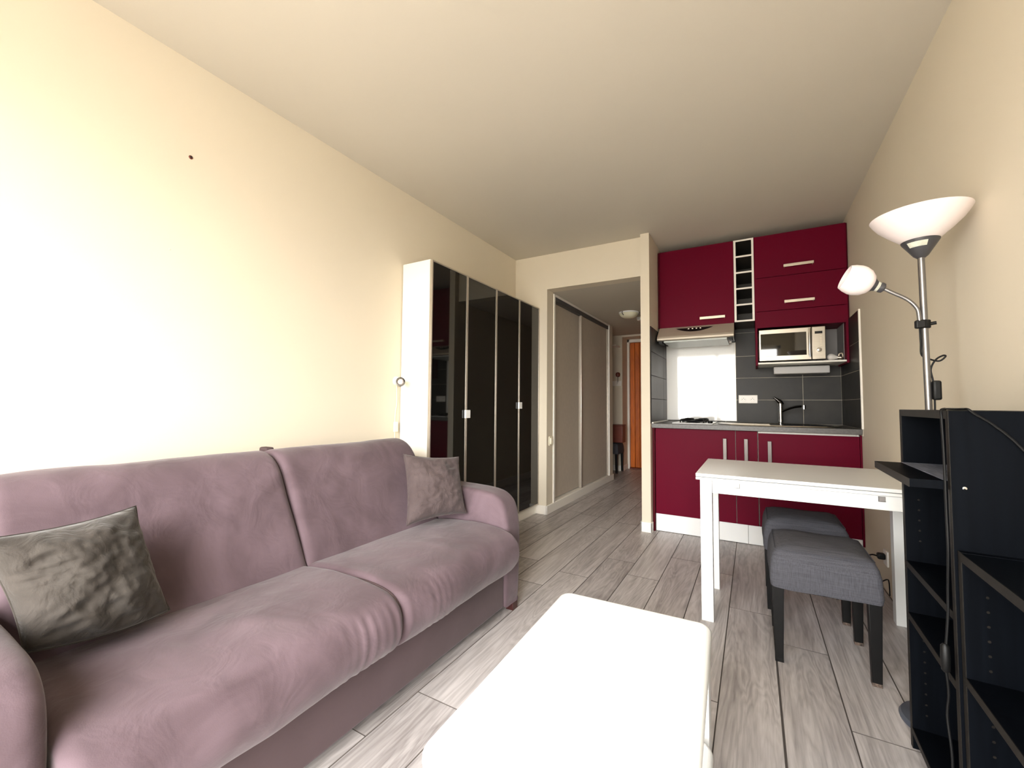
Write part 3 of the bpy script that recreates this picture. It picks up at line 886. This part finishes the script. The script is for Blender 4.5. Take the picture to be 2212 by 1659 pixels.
pegs(tall, WBK - TH, (0.035,), [0.11 + 0.032 * k for k in range(8)] + [0.64 + 0.032 * k for k in range(5)])
obj('screw', lathe(bm_new(), [(0.004, 0), (0.004, 0.001), (0.001, 0.0015)], 10, mtx=axis_mtx((0.024, 0.0, 0.871), (0, -1, 0))), M['chrome'], tall)

low = thing('bookcase', 'low black-brown bookcase with open shelves standing in front of the tall one', 'bookcase', (BX + 0.006, BY, 0), RB, None, True)
DL, YN = 0.228, -0.72
for y1 in (-0.006, YN + TH):
    p = obj('side_panel', box1(fe, DL, y1 - TH, y1, 0, 0.727, r=0.0008), M['blackwood'], low)
    obj('edge_band', box1(0.0, fe, y1 - TH, y1, 0, 0.727, r=0), M['blackedge'], p)
for nm, z in (('top_board', 0.706), ('shelf', 0.430), ('bottom_board', 0.045)):
    p = obj(nm, box1(fe, DL - 0.006, YN + TH, -0.006 - TH, z, z + TH + (0.002 if nm == 'top_board' else 0), r=0.0008), M['blackwood'], low)
    obj('edge_band', box1(0.0, fe, YN + TH, -0.006 - TH, z, z + TH + (0.002 if nm == 'top_board' else 0), r=0), M['blackedge'], p)
obj('back_panel', box1(DL - 0.006, DL, YN + TH, -0.006 - TH, 0.045, 0.727, r=0), M['blackwood'], low)
obj('plinth', box1(0.02, 0.035, YN + TH, -0.006 - TH, 0.0, 0.045), M['blackwood'], low)
pegs(low, -0.006 - TH, (0.04,), [0.475 + 0.032 * k for k in range(6)] + [0.26 + 0.032 * k for k in range(4)])

P0, P1 = Vector((0.534, 1.965, 0.0)), Vector((0.513, 1.94, 1.600))
def on_pole(z):
    return P0 + (P1 - P0) * (z / 1.6)
lamp = thing('floor_lamp', 'grey metal floor lamp with wide white uplight bowl behind the bookcase', 'lamp', P0)
obj('base', lathe(bm_new(), [(0.112, 0.0), (0.114, 0.008), (0.108, 0.018), (0.06, 0.026), (0.02, 0.032)], 48, mtx=Matrix.Translation(P0)), M['lampbase'], lamp)
obj('pole', tube(bm_new(), [on_pole(0.02), on_pole(0.8), on_pole(1.59)], 0.0095, 16), M['lampmetal'], lamp)
ax = (P1 - P0).normalized()
cap = obj('bowl_holder', lathe(bm_new(), [(0.011, 0.0), (0.02, 0.008), (0.050, 0.056), (0.051, 0.060), (0.046, 0.062)], 40, mtx=axis_mtx(on_pole(1.575), ax)), M['greyplastic'], lamp)
obj('bowl', lathe(bm_new(), [(0.046, 0.060), (0.052, 0.062), (0.085, 0.092), (0.112, 0.120), (0.128, 0.144), (0.132, 0.152), (0.1295, 0.152), (0.110, 0.124), (0.083, 0.096), (0.05, 0.068)], 64, mtx=axis_mtx(on_pole(1.575), ax), cap=False), M['shade'], lamp)
# sticker plate on the holder, facing the room
q = axis_mtx(on_pole(1.575), ax)
b = bm_new()
vs = []
for h_ in (0.034, 0.05):
    rr = 0.02 + (0.05 - 0.02) * (h_ - 0.008) / 0.048 + 0.0012
    vs.append([b.verts.new(q @ Vector((rr * math.cos(a), rr * math.sin(a), h_))) for a in [math.radians(250 + k * 10) for k in range(8)]])
for k in range(7):
    b.faces.new((vs[0][k], vs[0][k + 1], vs[1][k + 1], vs[1][k]))
obj('sticker', b, M['sticker'], cap)
cl = on_pole(1.345)
obj('clamp', rbox(lathe(bm_new(), [(0.014, -0.014), (0.016, -0.012), (0.016, 0.012), (0.014, 0.014)], 20, mtx=Matrix.Translation(cl)), cl.x - 0.026, cl.x, cl.y - 0.02, cl.y + 0.004, cl.z - 0.014, cl.z + 0.014, r=0.004), M['black'], lamp)
obj('clamp_screw', tube(bm_new(), [cl + Vector((0.012, -0.004, 0)), cl + Vector((0.028, -0.006, 0.002))], 0.006, 10), M['black'], lamp)
arm = catmull([cl + Vector((-0.016, -0.014, -0.004)), cl + Vector((-0.017, -0.014, 0.03)), cl + Vector((-0.022, -0.014, 0.056)), cl + Vector((-0.045, -0.014, 0.088)), cl + Vector((-0.085, -0.016, 0.117)), cl + Vector((-0.112, -0.017, 0.137))], 6)
obj('reading_arm', tube(bm_new(), arm, 0.0058, 12), M['lampmetal'], lamp)
d = Vector((-0.80, -0.12, 0.38)).normalized()
s0 = arm[-1]
sh = obj('reading_socket', lathe(bm_new(), [(0.010, -0.008), (0.0165, -0.004), (0.018, 0.004), (0.016, 0.010), (0.017, 0.020), (0.024, 0.030), (0.0235, 0.034)], 24, mtx=axis_mtx(s0, d)), M['greyplastic'], lamp)
obj('reading_shade', lathe(bm_new(), [(0.022, 0.030), (0.033, 0.036), (0.046, 0.052), (0.0525, 0.072), (0.053, 0.085), (0.049, 0.104), (0.043, 0.118), (0.041, 0.118), (0.047, 0.10), (0.05, 0.084), (0.04, 0.052), (0.02, 0.034)], 40, mtx=axis_mtx(s0, d), cap=False), M['shade'], lamp)
b = bm_new()
q = axis_mtx(s0, d)
obj('sticker', lathe(b, [(0.0166, 0.010), (0.0186, 0.019)], 24, mtx=q, cap=False), M['sticker'], sh)
# lamp flex: from the clamp down the pole, a loop, then the inline switch
pc = [on_pole(1.33) + Vector((-0.014, -0.006, 0)), on_pole(1.28) + Vector((-0.013, -0.004, 0)), on_pole(1.24) + Vector((-0.010, 0.004, 0)), on_pole(1.225) + Vector((0.012, 0.010, 0)), on_pole(1.218) + Vector((0.035, 0.01, 0)), on_pole(1.232) + Vector((0.05, 0.008, 0)), on_pole(1.236) + Vector((0.044, 0.005, 0)), on_pole(1.222) + Vector((0.024, 0.002, 0)), on_pole(1.19) + Vector((0.010, 0.0, 0)), on_pole(1.15) + Vector((0.014, 0, 0)), on_pole(1.09) + Vector((0.016, 0, 0)), on_pole(0.9) + Vector((0.013, 0, 0)), on_pole(0.3) + Vector((0.013, 0, 0))]
fx = obj('flex', tube(bm_new(), catmull(pc, 6), 0.0028, 8), M['rubber'], lamp)
c = on_pole(1.118) + Vector((0.020, -0.004, 0))
obj('inline_switch', box1(c.x - 0.010, c.x + 0.012, c.y - 0.012, c.y + 0.012, c.z - 0.033, c.z + 0.033, r=0.006), M['black'], fx)

# loose black cables on the bookcases
def BL(*p):
    """a point in the tall bookcase's own frame, as a world point"""
    return Matrix.Translation((BX, BY, 0)) @ Matrix.Rotation(RB, 4, 'Z') @ Vector(p)
t = thing('power_cable', 'black cable with inline connector hanging down the tall bookcase front', 'cable', (0.40, 1.40, 0.8))
pts = [(0.012, 0.06, 1.0562), (0.004, 0.035, 1.0568), (-0.0055, 0.022, 1.0525), (-0.0065, 0.0165, 1.03), (-0.006, 0.0145, 0.98), (-0.0055, 0.014, 0.92), (-0.0055, 0.0135, 0.87), (-0.0055, 0.013, 0.80), (-0.006, 0.010, 0.72), (-0.006, 0.022, 0.63), (-0.0065, 0.027, 0.565), (-0.012, 0.028, 0.486)]
obj('cord', tube(bm_new(), catmull([BL(*p) for p in pts], 8), 0.0028, 8), M['rubber'], t)
obj('connector', lathe(bm_new(), [(0.004, -0.035), (0.0085, -0.03), (0.0095, 0.0), (0.0085, 0.026), (0.004, 0.032)], 14, mtx=Matrix.Translation(BL(-0.0135, 0.028, 0.462))), M['black'], t)
pts = [(-0.013, 0.028, 0.43), (-0.009, 0.033, 0.376), (-0.012, 0.037, 0.32), (-0.008, 0.030, 0.23), (-0.010, 0.033, 0.12), (-0.016, 0.04, 0.02), (-0.04, 0.05, 0.005)]
obj('tail', tube(bm_new(), catmull([BL(*p) for p in pts], 8), 0.0028, 8), M['rubber'], t)
pts = [(0.10, 0.40, 1.0562), (0.07, 0.25, 1.0562), (0.036, 0.08, 1.0562), (0.031, 0.015, 1.0566), (0.034, -0.0055, 1.0560), (0.043, -0.0068, 1.046), (0.072, -0.0062, 1.022), (0.112, -0.006, 0.975), (0.16, -0.006, 0.89), (0.20, -0.006, 0.78)]
t2 = obj('draped_cable', tube(bm_new(), catmull([BL(*p) for p in pts], 8), 0.0028, 8), M['rubber'])
tag(t2, 'black cable draped over the top and side of the tall bookcase', 'cable')

# wall socket with plugs low on the wall behind the table
t = thing('wall_socket', 'white wall socket with black plug low behind the grey stools', 'socket', (XR, 3.203, 0.195))
obj('plate', box1(XR - 0.009, XR + 0.001, 3.165, 3.245, 0.152, 0.238, r=0.004), M['socket'], t)
obj('plug', rbox(bm_new(), XR - 0.045, XR - 0.008, 3.185, 3.225, 0.185, 0.218, r=0.008), M['black'], t)
obj('cord', tube(bm_new(), catmull([(XR - 0.04, 3.20, 0.20), (XR - 0.065, 3.23, 0.195), (XR - 0.075, 3.30, 0.15), (XR - 0.03, 3.4, 0.03), (XR - 0.02, 3.5, 0.005)], 6), 0.004, 8), M['rubber'], t)
tag(obj('floor_cable', tube(bm_new(), catmull([(0.42, 3.16, 0.004), (0.52, 3.12, 0.02), (0.60, 3.10, 0.085), (0.63, 3.10, 0.105), (0.638, 3.10, 0.09), (0.64, 3.10, 0.02)], 8), 0.003, 8), M['rubber']), 'thin black cable with a bent end below the white wall socket', 'cable')

# ------------------------------------------------------------------ kitchen base units
YF = 3.745                                # door fronts
YB = YK - 0.03
def bar_handle(parent, x, z0, z1, vertical=True, y=YF, x1=None):
    b = bm_new()
    if vertical:
        rbox(b, x - 0.013, x + 0.013, y - 0.032, y - 0.024, z0, z1, r=0.002)
        for z in (z0 + 0.004, z1 - 0.010):
            rbox(b, x - 0.013, x + 0.013, y - 0.026, y + 0.001, z, z + 0.006, r=0.001)
    else:
        rbox(b, x, x1, y - 0.032, y - 0.024, z0, z1, r=0.002)
        for xx in (x + 0.004, x1 - 0.010):
            rbox(b, xx, xx + 0.006, y - 0.026, y + 0.001, z0, z1, r=0.001)
    return obj('handle', b, M['handle_dim' if vertical else 'alu'], parent)  # one handle metal; its dim and bright reflections are put into two colours

def base_unit(label, x0, x1, hx, hz1, ztop=0.8655, zdoor0=0.147):
    t = thing('base_cabinet', label, 'cabinet', ((x0 + x1) / 2, 4.08, 0))
    b = bm_new()
    rbox(b, x0, x0 + 0.016, YF + 0.021, YB, 0.15, 0.867)
    rbox(b, x1 - 0.016, x1, YF + 0.021, YB, 0.15, 0.867)
    rbox(b, x0 + 0.016, x1 - 0.016, YF + 0.022, YB, 0.15, 0.166)
    rbox(b, x0 + 0.016, x1 - 0.016, YB - 0.008, YB, 0.166, 0.867, r=0)
    rbox(b, x0 + 0.016, x1 - 0.016, YF + 0.022, YF + 0.10, 0.851, 0.867)
    obj('carcass', b, M['white_foil'], t)
    d = obj('door', box1(x0 + 0.0015, x1 - 0.0015, YF, YF + 0.019, zdoor0, ztop, r=0.002), M['red'], t)
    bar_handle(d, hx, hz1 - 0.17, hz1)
    return t
base_unit('wide wine-red base cabinet under the hob next to the white pier', -0.728, -0.122, -0.196, 0.803)
base_unit('narrow wine-red pull-out cabinet between the two wider base cabinets', -0.121, 0.028, -0.050, 0.806)
base_unit('wide wine-red base cabinet under the sink beside the right-hand wall'.replace(' beside the right-hand wall', ' half hidden by the white table'), 0.031, 0.642, 0.105, 0.796, ztop=0.852)
tag(obj('end_panel', box1(PX1 + 0.002, -0.731, YF - 0.012, YB, 0.0, 0.867, r=0.001), M['red_dark']), 'wine-red side panel closing the base cabinets against the white pier', 'panel')
tag(obj('filler_strip', box1(0.6425, XR - 0.001, YF - 0.002, YF + 0.017, 0.10, 0.862, r=0.001), M['red']), 'thin wine-red filler strip between sink cabinet and wall', 'panel')
t = thing('plinth', 'white kick board under the wine-red base cabinets', 'plinth', (0, YF + 0.02, 0))
obj('board', box1(-0.727, -0.046, YF + 0.008, YF + 0.022, 0.004, 0.146, r=0.001), M['white'], t)
obj('board', box1(-0.044, 0.642, YF + 0.008, YF + 0.022, 0.004, 0.146, r=0.001), M['white'], t)
tag(obj('worktop', box1(PX1 + 0.001, XR - 0.001, 3.70, YK - 0.010, 0.8685, 0.9065, r=0.003), M['lam']), 'grey stone-look worktop across the wine-red base cabinets', 'worktop')

# hob
t = thing('hob', 'white two-burner gas hob with black pan supports on the worktop', 'hob', (-0.45, 4.05, 0.9065))
obj('plate', box1(-0.60, -0.285, 3.80, 4.31, 0.9066, 0.914, r=0.003), M['white'], t)
for k, yy in enumerate((3.94, 4.18)):
    br = obj('burner', lathe(bm_new(), [(0.055, 0.0), (0.055, 0.006), (0.04, 0.012), (0.04, 0.018), (0.01, 0.02)], 24, mtx=Matrix.Translation((-0.45, yy, 0.914))), M['black'], t)
    b = bm_new()
    for a in range(4):
        an = math.radians(45 + 90 * a)
        c_, s_ = math.cos(an), math.sin(an)
        tube(b, [(-0.45 + 0.13 * c_, yy + 0.11 * s_, 0.914), (-0.45 + 0.13 * c_, yy + 0.11 * s_, 0.936), (-0.45 + 0.115 * c_, yy + 0.10 * s_, 0.941), (-0.45 + 0.035 * c_, yy + 0.03 * s_, 0.939)], 0.006, 6)
    tube(b, [(-0.45 + 0.10 * math.cos(k2 * 0.2618), yy + 0.085 * math.sin(k2 * 0.2618), 0.930) for k2 in range(25)], 0.005, 6, False)
    obj('pan_support', b, M['black'], t)
for k in range(2):
    obj('knob', lathe(bm_new(), [(0.016, 0), (0.016, 0.014), (0.013, 0.018), (0.004, 0.019)], 16, mtx=Matrix.Translation((-0.31, 3.86 + 0.06 * k, 0.914))), M['black'], t)

# sink and tap
t = thing('sink', 'stainless steel inset sink with drainer on the worktop under the tap', 'sink', (0.2, 4.05, 0.9065))
def oval_ring(cx, cy, rx, ry, z, n=48, e=0.55):
    out = []
    for k in range(n):
        a = 2 * math.pi * k / n
        c_, s_ = math.cos(a), math.sin(a)
        out.append(Vector((cx + rx * math.copysign(abs(c_) ** e, c_), cy + ry * math.copysign(abs(s_) ** e, s_), z)))
    return out
def loft_rings(b, rings, cap0=False, cap1=True):
    vr = [[b.verts.new(p) for p in r] for r in rings]
    n = len(vr[0])
    for i in range(len(vr) - 1):
        for k in range(n):
            b.faces.new((vr[i][k], vr[i][(k + 1) % n], vr[i + 1][(k + 1) % n], vr[i + 1][k]))
    if cap0: b.faces.new(vr[0][::-1])
    if cap1: b.faces.new(vr[-1])
    return b
obj('rim', loft_rings(bm_new(), [oval_ring(0.16, 4.05, 0.42, 0.245, 0.9066), oval_ring(0.16, 4.05, 0.418, 0.243, 0.9125), oval_ring(0.16, 4.05, 0.405, 0.23, 0.9125), oval_ring(0.16, 4.05, 0.39, 0.215, 0.9085)]), M['steel'], t)
obj('bowl', loft_rings(bm_new(), [oval_ring(0.36, 4.02, 0.175, 0.165, 0.914, e=0.9), oval_ring(0.36, 4.02, 0.165, 0.155, 0.9145, e=0.9), oval_ring(0.36, 4.02, 0.155, 0.145, 0.9095, e=0.9), oval_ring(0.36, 4.02, 0.10, 0.09, 0.909, e=0.9)]), M['darkchrome'], t)
for k in range(5):
    obj('drainer_rib', box1(-0.17 + 0.01 * k, 0.12, 3.93 + 0.05 * k, 3.94 + 0.05 * k, 0.9085, 0.9115, r=0.001), M['steel'], t)
t = thing('tap', 'chrome single-lever kitchen tap standing at the back of the sink', 'tap', (0.205, 4.25, 0.9125))
obj('body', lathe(bm_new(), [(0.026, 0.0), (0.026, 0.006), (0.0185, 0.012), (0.0185, 0.15), (0.021, 0.152), (0.021, 0.172), (0.015, 0.178)], 24, mtx=Matrix.Translation((0.205, 4.25, 0.9125))), M['chrome'], t)
b = tube(bm_new(), [(0.215, 4.25, 1.075), (0.20, 4.245, 1.098), (0.178, 4.24, 1.118), (0.155, 4.235, 1.138)], 0.01, 10, radii=[0.019, 0.020, 0.012, 0.0065])
obj('lever', b, M['darkchrome'], t)
sp = catmull([(0.215, 4.245, 1.015), (0.25, 4.20, 1.035), (0.30, 4.14, 1.055), (0.352, 4.08, 1.062)], 5)
s = obj('spout', tube(bm_new(), sp, 0.010, 12), M['darkchrome'], t)
obj('aerator', lathe(bm_new(), [(0.0125, -0.02), (0.0125, 0.012), (0.008, 0.014)], 16, mtx=Matrix.Translation(Vector((0.355, 4.077, 1.058)))), M['chrome'], s)

# double socket and glass splashback
t = thing('double_socket', 'white double wall socket on the dark tiles beside the glass splashback', 'socket', (-0.036, YK - 0.01, 1.121))
obj('plate', box1(-0.112, 0.040, YK - 0.019, YK - 0.0085, 1.084, 1.160, r=0.006), M['socket'], t)
for x in (-0.072, 0.0):
    s = obj('socket_well', lathe(bm_new(), [(0.024, 0.0), (0.024, 0.003), (0.0205, 0.003), (0.0195, 0.0012), (0.004, 0.001)], 28, mtx=axis_mtx((x, YK - 0.019, 1.121), (0, -1, 0))), M['socket'], t)
    b = bm_new()
    for dx, dz in ((-0.0095, 0), (0.0095, 0), (0, 0.010)):
        lathe(b, [(0.0028, 0.0), (0.0028, 0.0022), (0.0006, 0.0022)], 10, mtx=axis_mtx((x + dx, YK - 0.019, 1.121 + dz), (0, -1, 0)))
    obj('pin_holes', b, M['greyplastic'], s)
t = thing('glass_splashback', 'glossy white glass splashback behind the hob reflecting the window', 'splashback', (-0.44, YK - 0.01, 0.92))
obj('panel', box1(-0.741, -0.133, YK - 0.017, YK - 0.0095, 0.9185, 1.650, r=0.001), M['whiteglass'], t)
obj('edge', box1(-0.133, -0.1305, YK - 0.017, YK - 0.0095, 0.9185, 1.650, r=0), M['alu'], t)

# ------------------------------------------------------------------ kitchen wall units
UF = 4.023
UB = YK - 0.012
t = thing('wall_cabinet', 'wine-red wall cabinet above the extractor hood', 'cabinet', (-0.44, 4.2, 1.77))
UX0 = PX1 + 0.003
b = bm_new()
rbox(b, UX0, UX0 + 0.016, UF + 0.004, UB, 1.768, 2.478)
rbox(b, -0.139, -0.1235, UF + 0.021, UB, 1.768, 2.478)
rbox(b, UX0 + 0.016, -0.139, UF + 0.021, UB, 1.768, 1.784)
rbox(b, UX0 + 0.016, -0.139, UF + 0.021, UB, 2.462, 2.478)
rbox(b, UX0 + 0.016, -0.139, UB - 0.006, UB, 1.784, 2.462, r=0)
obj('carcass', b, M['red_dark'], t)
d = obj('door', box1(UX0 + 0.017, -0.1245, UF, UF + 0.019, 1.766, 2.478, r=0.002), M['red'], t)
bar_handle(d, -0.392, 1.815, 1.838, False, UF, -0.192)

t = thing('bottle_rack', 'narrow pale rack of five open square compartments between red wall cabinets', 'rack', (-0.048, 4.2, 1.77))
RX0, RX1 = -0.122, 0.027
b = bm_new()
rbox(b, RX0, RX0 + 0.016, UF + 0.002, UB, 1.772, 2.478)
rbox(b, RX1 - 0.016, RX1, UF + 0.002, UB, 1.772, 2.478)
obj('side_panels', b, M['rackdark'], t)
b = bm_new()
rbox(b, RX0, RX0 + 0.016, UF, UF + 0.002, 1.772, 2.478, r=0.0005)
rbox(b, RX1 - 0.016, RX1, UF, UF + 0.002, 1.772, 2.478, r=0.0005)
obj('edge_bands', b, M['trim'], t)
for k in range(6):
    z = 1.772 + k * (0.706 - 0.014) / 5
    sh = obj('shelf', box1(RX0 + 0.016, RX1 - 0.016, UF + 0.004, UB, z, z + 0.014), M['rackdark'], t)
    obj('edge_band', box1(RX0 + 0.016, RX1 - 0.016, UF + 0.001, UF + 0.004, z, z + 0.014, r=0.0005), M['trim'], sh)
obj('back_panel', box1(RX0 + 0.016, RX1 - 0.016, UB - 0.006, UB, 1.786, 2.464, r=0), M['rackdark'], t)

t = thing('microwave_cabinet', 'wine-red wall cabinet with two flap doors over an open microwave niche', 'cabinet', (0.34, 4.2, 1.41))
MX0, MX1 = 0.0285, 0.6435
b = bm_new()
rbox(b, MX0, MX0 + 0.016, UF + 0.002, UB, 1.395, 2.478)
rbox(b, MX1 - 0.016, MX1, UF + 0.002, UB, 1.395, 2.478)
rbox(b, MX0 + 0.016, MX1 - 0.016, UF + 0.021, UB, 2.462, 2.478)
rbox(b, MX0 + 0.016, MX1 - 0.016, UF + 0.021, UB, 1.715, 1.731)
obj('carcass', b, M['red'], t)
obj('niche_back', box1(MX0 + 0.016, MX1 - 0.016, UB - 0.006, UB, 1.41, 2.46, r=0), M['niche'], t)
obj('niche_side', box1(MX1 - 0.019, MX1 - 0.016, UF + 0.09, UB - 0.007, 1.425, 1.714, r=0), M['niche'], t)
obj('filler_strip', box1(MX1 + 0.0005, XR - 0.003, UF + 0.012, UF + 0.03, 1.395, 2.478, r=0.001), M['red_dark'], t)
obj('niche_shelf', box1(MX0 + 0.017, MX1 - 0.017, UF + 0.0, UB - 0.007, 1.405, 1.4185, r=0.001), M['white_foil'], t)
obj('fascia', box1(MX0 + 0.002, MX1 - 0.0, UF, UF + 0.019, 1.706, 1.841, r=0.002), M['red'], t)
for z0, z1, hz in ((1.844, 2.122, 1.893), (2.125, 2.478, 2.186)):
    d = obj('flap_door', box1(MX0 + 0.002, MX1 - 0.0, UF, UF + 0.019, z0, z1, r=0.002), M['red'], t)
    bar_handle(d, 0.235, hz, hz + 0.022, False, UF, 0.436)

# extractor hood
t = thing('extractor_hood', 'stainless steel extractor hood with slanted front under the red wall cabinet', 'hood', (-0.43, 4.1, 1.62))
HX0, HX1 = -0.732, -0.126
prof = [(4.02, 1.764), (4.005, 1.764), (3.885, 1.668), (3.876, 1.652), (3.880, 1.638), (3.895, 1.630), (3.92, 1.632), (4.02, 1.66)]
b = bm_new()
v0 = [b.verts.new((HX0, y, z)) for y, z in prof]; v1 = [b.verts.new((HX1, y, z)) for y, z in prof]
n = len(prof)
for k in range(n):
    f = b.faces.new((v0[k], v0[(k + 1) % n], v1[(k + 1) % n], v1[k]))
    if k == 1:
        f.material_index = 1
b.faces.new(v0[::-1]); b.faces.new(v1)
obj('front_visor', b, M['hoodsteel'], t)
obj('body', box1(HX0 + 0.004, HX1 - 0.004, 4.021, UB, 1.655, 1.7655, r=0.003), M['greyplastic'], t)
obj('lamp_diffuser', rbox(bm_new(), HX0 + 0.05, HX1 - 0.05, 3.915, 4.33, 1.618, 1.634, r=0.004), M['lampdiff'], t)
obj('filter', rbox(bm_new(), HX0 + 0.03, HX1 - 0.03, 4.03, 4.34, 1.640, 1.656, r=0.003), M['steel'], t)
for x in (HX0 + 0.01, HX1 - 0.04):
    obj('side_bracket', rbox(bm_new(), x, x + 0.03, 3.90, 4.02, 1.608, 1.64, r=0.003), M['black'], t)
# crescent control panel on the slanted front
def on_slant(x, s):
    y = 4.005 + (3.885 - 4.005) * s; z = 1.764 + (1.668 - 1.764) * s
    nrm = Vector((0, -0.096, 0.12)).normalized()
    return Vector((x, y, z)) + nrm * 0.0012
b = bm_new()
topv, botv = [], []
for k in range(21):
    u = k / 20
    x = -0.585 + 0.30 * u
    topv.append(b.verts.new(on_slant(x, 0.20)))
    botv.append(b.verts.new(on_slant(x, 0.205 + 0.42 * (1 - (2 * u - 1) ** 2) ** 0.9)))
for k in range(20):
    b.faces.new((topv[k], topv[k + 1], botv[k + 1], botv[k]))
cp = obj('control_panel', b, M['black'], t, False)
for k in range(4):
    p = on_slant(-0.48 + 0.032 * k, 0.33)
    obj('button', rbox(bm_new(), p.x - 0.006, p.x + 0.006, p.y - 0.004, p.y + 0.004, p.z - 0.002, p.z + 0.006, r=0.001), M['steel'], cp)

# microwave and the bits beside it
t = thing('microwave', 'stainless steel microwave oven in the open niche of the red cabinet', 'microwave', (0.28, 4.2, 1.4185))
MF = 4.04
obj('body', box1(0.055, 0.502, MF + 0.022, UB - 0.02, 1.430, 1.690, r=0.004), M['greyplastic'], t)
for x in (0.09, 0.46):
    for y in (MF + 0.06, UB - 0.06):
        obj('foot', lathe(bm_new(), [(0.012, 0), (0.012, 0.012), (0.009, 0.0125)], 12, mtx=Matrix.Translation((x, y, 1.4186))), M['black'], t)
d = obj('door', box1(0.053, 0.412, MF, MF + 0.021, 1.431, 1.691, r=0.004), M['steel'], t)
obj('window', box1(0.066, 0.379, MF - 0.0015, MF + 0.002, 1.470, 1.655, r=0.002), M['mwglass'], d)
hb = bm_new()
tube(hb, [(0.397, MF - 0.028, 1.452), (0.397, MF - 0.028, 1.676)], 0.0075, 12)
for z in (1.464, 1.664):
    tube(hb, [(0.397, MF - 0.028, z), (0.397, MF + 0.002, z)], 0.005, 8)
obj('handle', hb, M['chrome'], d)
cp = obj('control_panel', box1(0.4135, 0.503, MF, MF + 0.021, 1.431, 1.691, r=0.004), M['steel'], t)
obj('display', box1(0.434, 0.483, MF - 0.0015, MF + 0.002, 1.633, 1.653, r=0.001), M['black'], cp)
obj('knob', lathe(bm_new(), [(0.017, 0), (0.0165, 0.014), (0.013, 0.02), (0.003, 0.021)], 24, mtx=axis_mtx((0.459, MF, 1.505), (0, -1, 0))), M['chrome'], cp)
for k in range(7):
    z = 1.612 - 0.0125 * k
    obj('button', box1(0.466, 0.480, MF - 0.002, MF + 0.001, z, z + 0.007, r=0.001), M['alu'], cp)
t = thing('light_bulb', 'round glass light bulb lying on the shelf beside the microwave', 'bulb', (0.55, 4.06, 1.4185))
obj('glass', lathe(bm_new(), [(0.011, -0.042), (0.013, -0.03), (0.021, -0.018), (0.0275, 0.0), (0.025, 0.014), (0.014, 0.025), (0.002, 0.028)], 24, mtx=axis_mtx((0.540, 4.075, 1.4465), (-0.85, 0.2, 0.12))), M['bulbglass'], t)
obj('screw_base', lathe(bm_new(), [(0.004, -0.068), (0.011, -0.063), (0.0125, -0.04)], 16, mtx=axis_mtx((0.540, 4.075, 1.4465), (-0.85, 0.2, 0.12))), M['steel'], t)
tag(obj('cup_hook', tube(bm_new(), catmull([(0.585, 4.10, 1.424), (0.60, 4.10, 1.43), (0.615, 4.10, 1.45), (0.61, 4.10, 1.475), (0.592, 4.10, 1.47), (0.59, 4.10, 1.45)], 6), 0.005, 8), M['alu']), 'small curved grey hook lying on the niche shelf by the bulb', 'hook')
t = thing('undershelf_box', 'white box-shaped fitting hung under the microwave shelf', 'fitting', (0.36, 4.2, 1.37))
obj('body', box1(0.160, 0.545, 4.19, 4.33, 1.332, 1.394, r=0.008), M['boxgrey'], t)
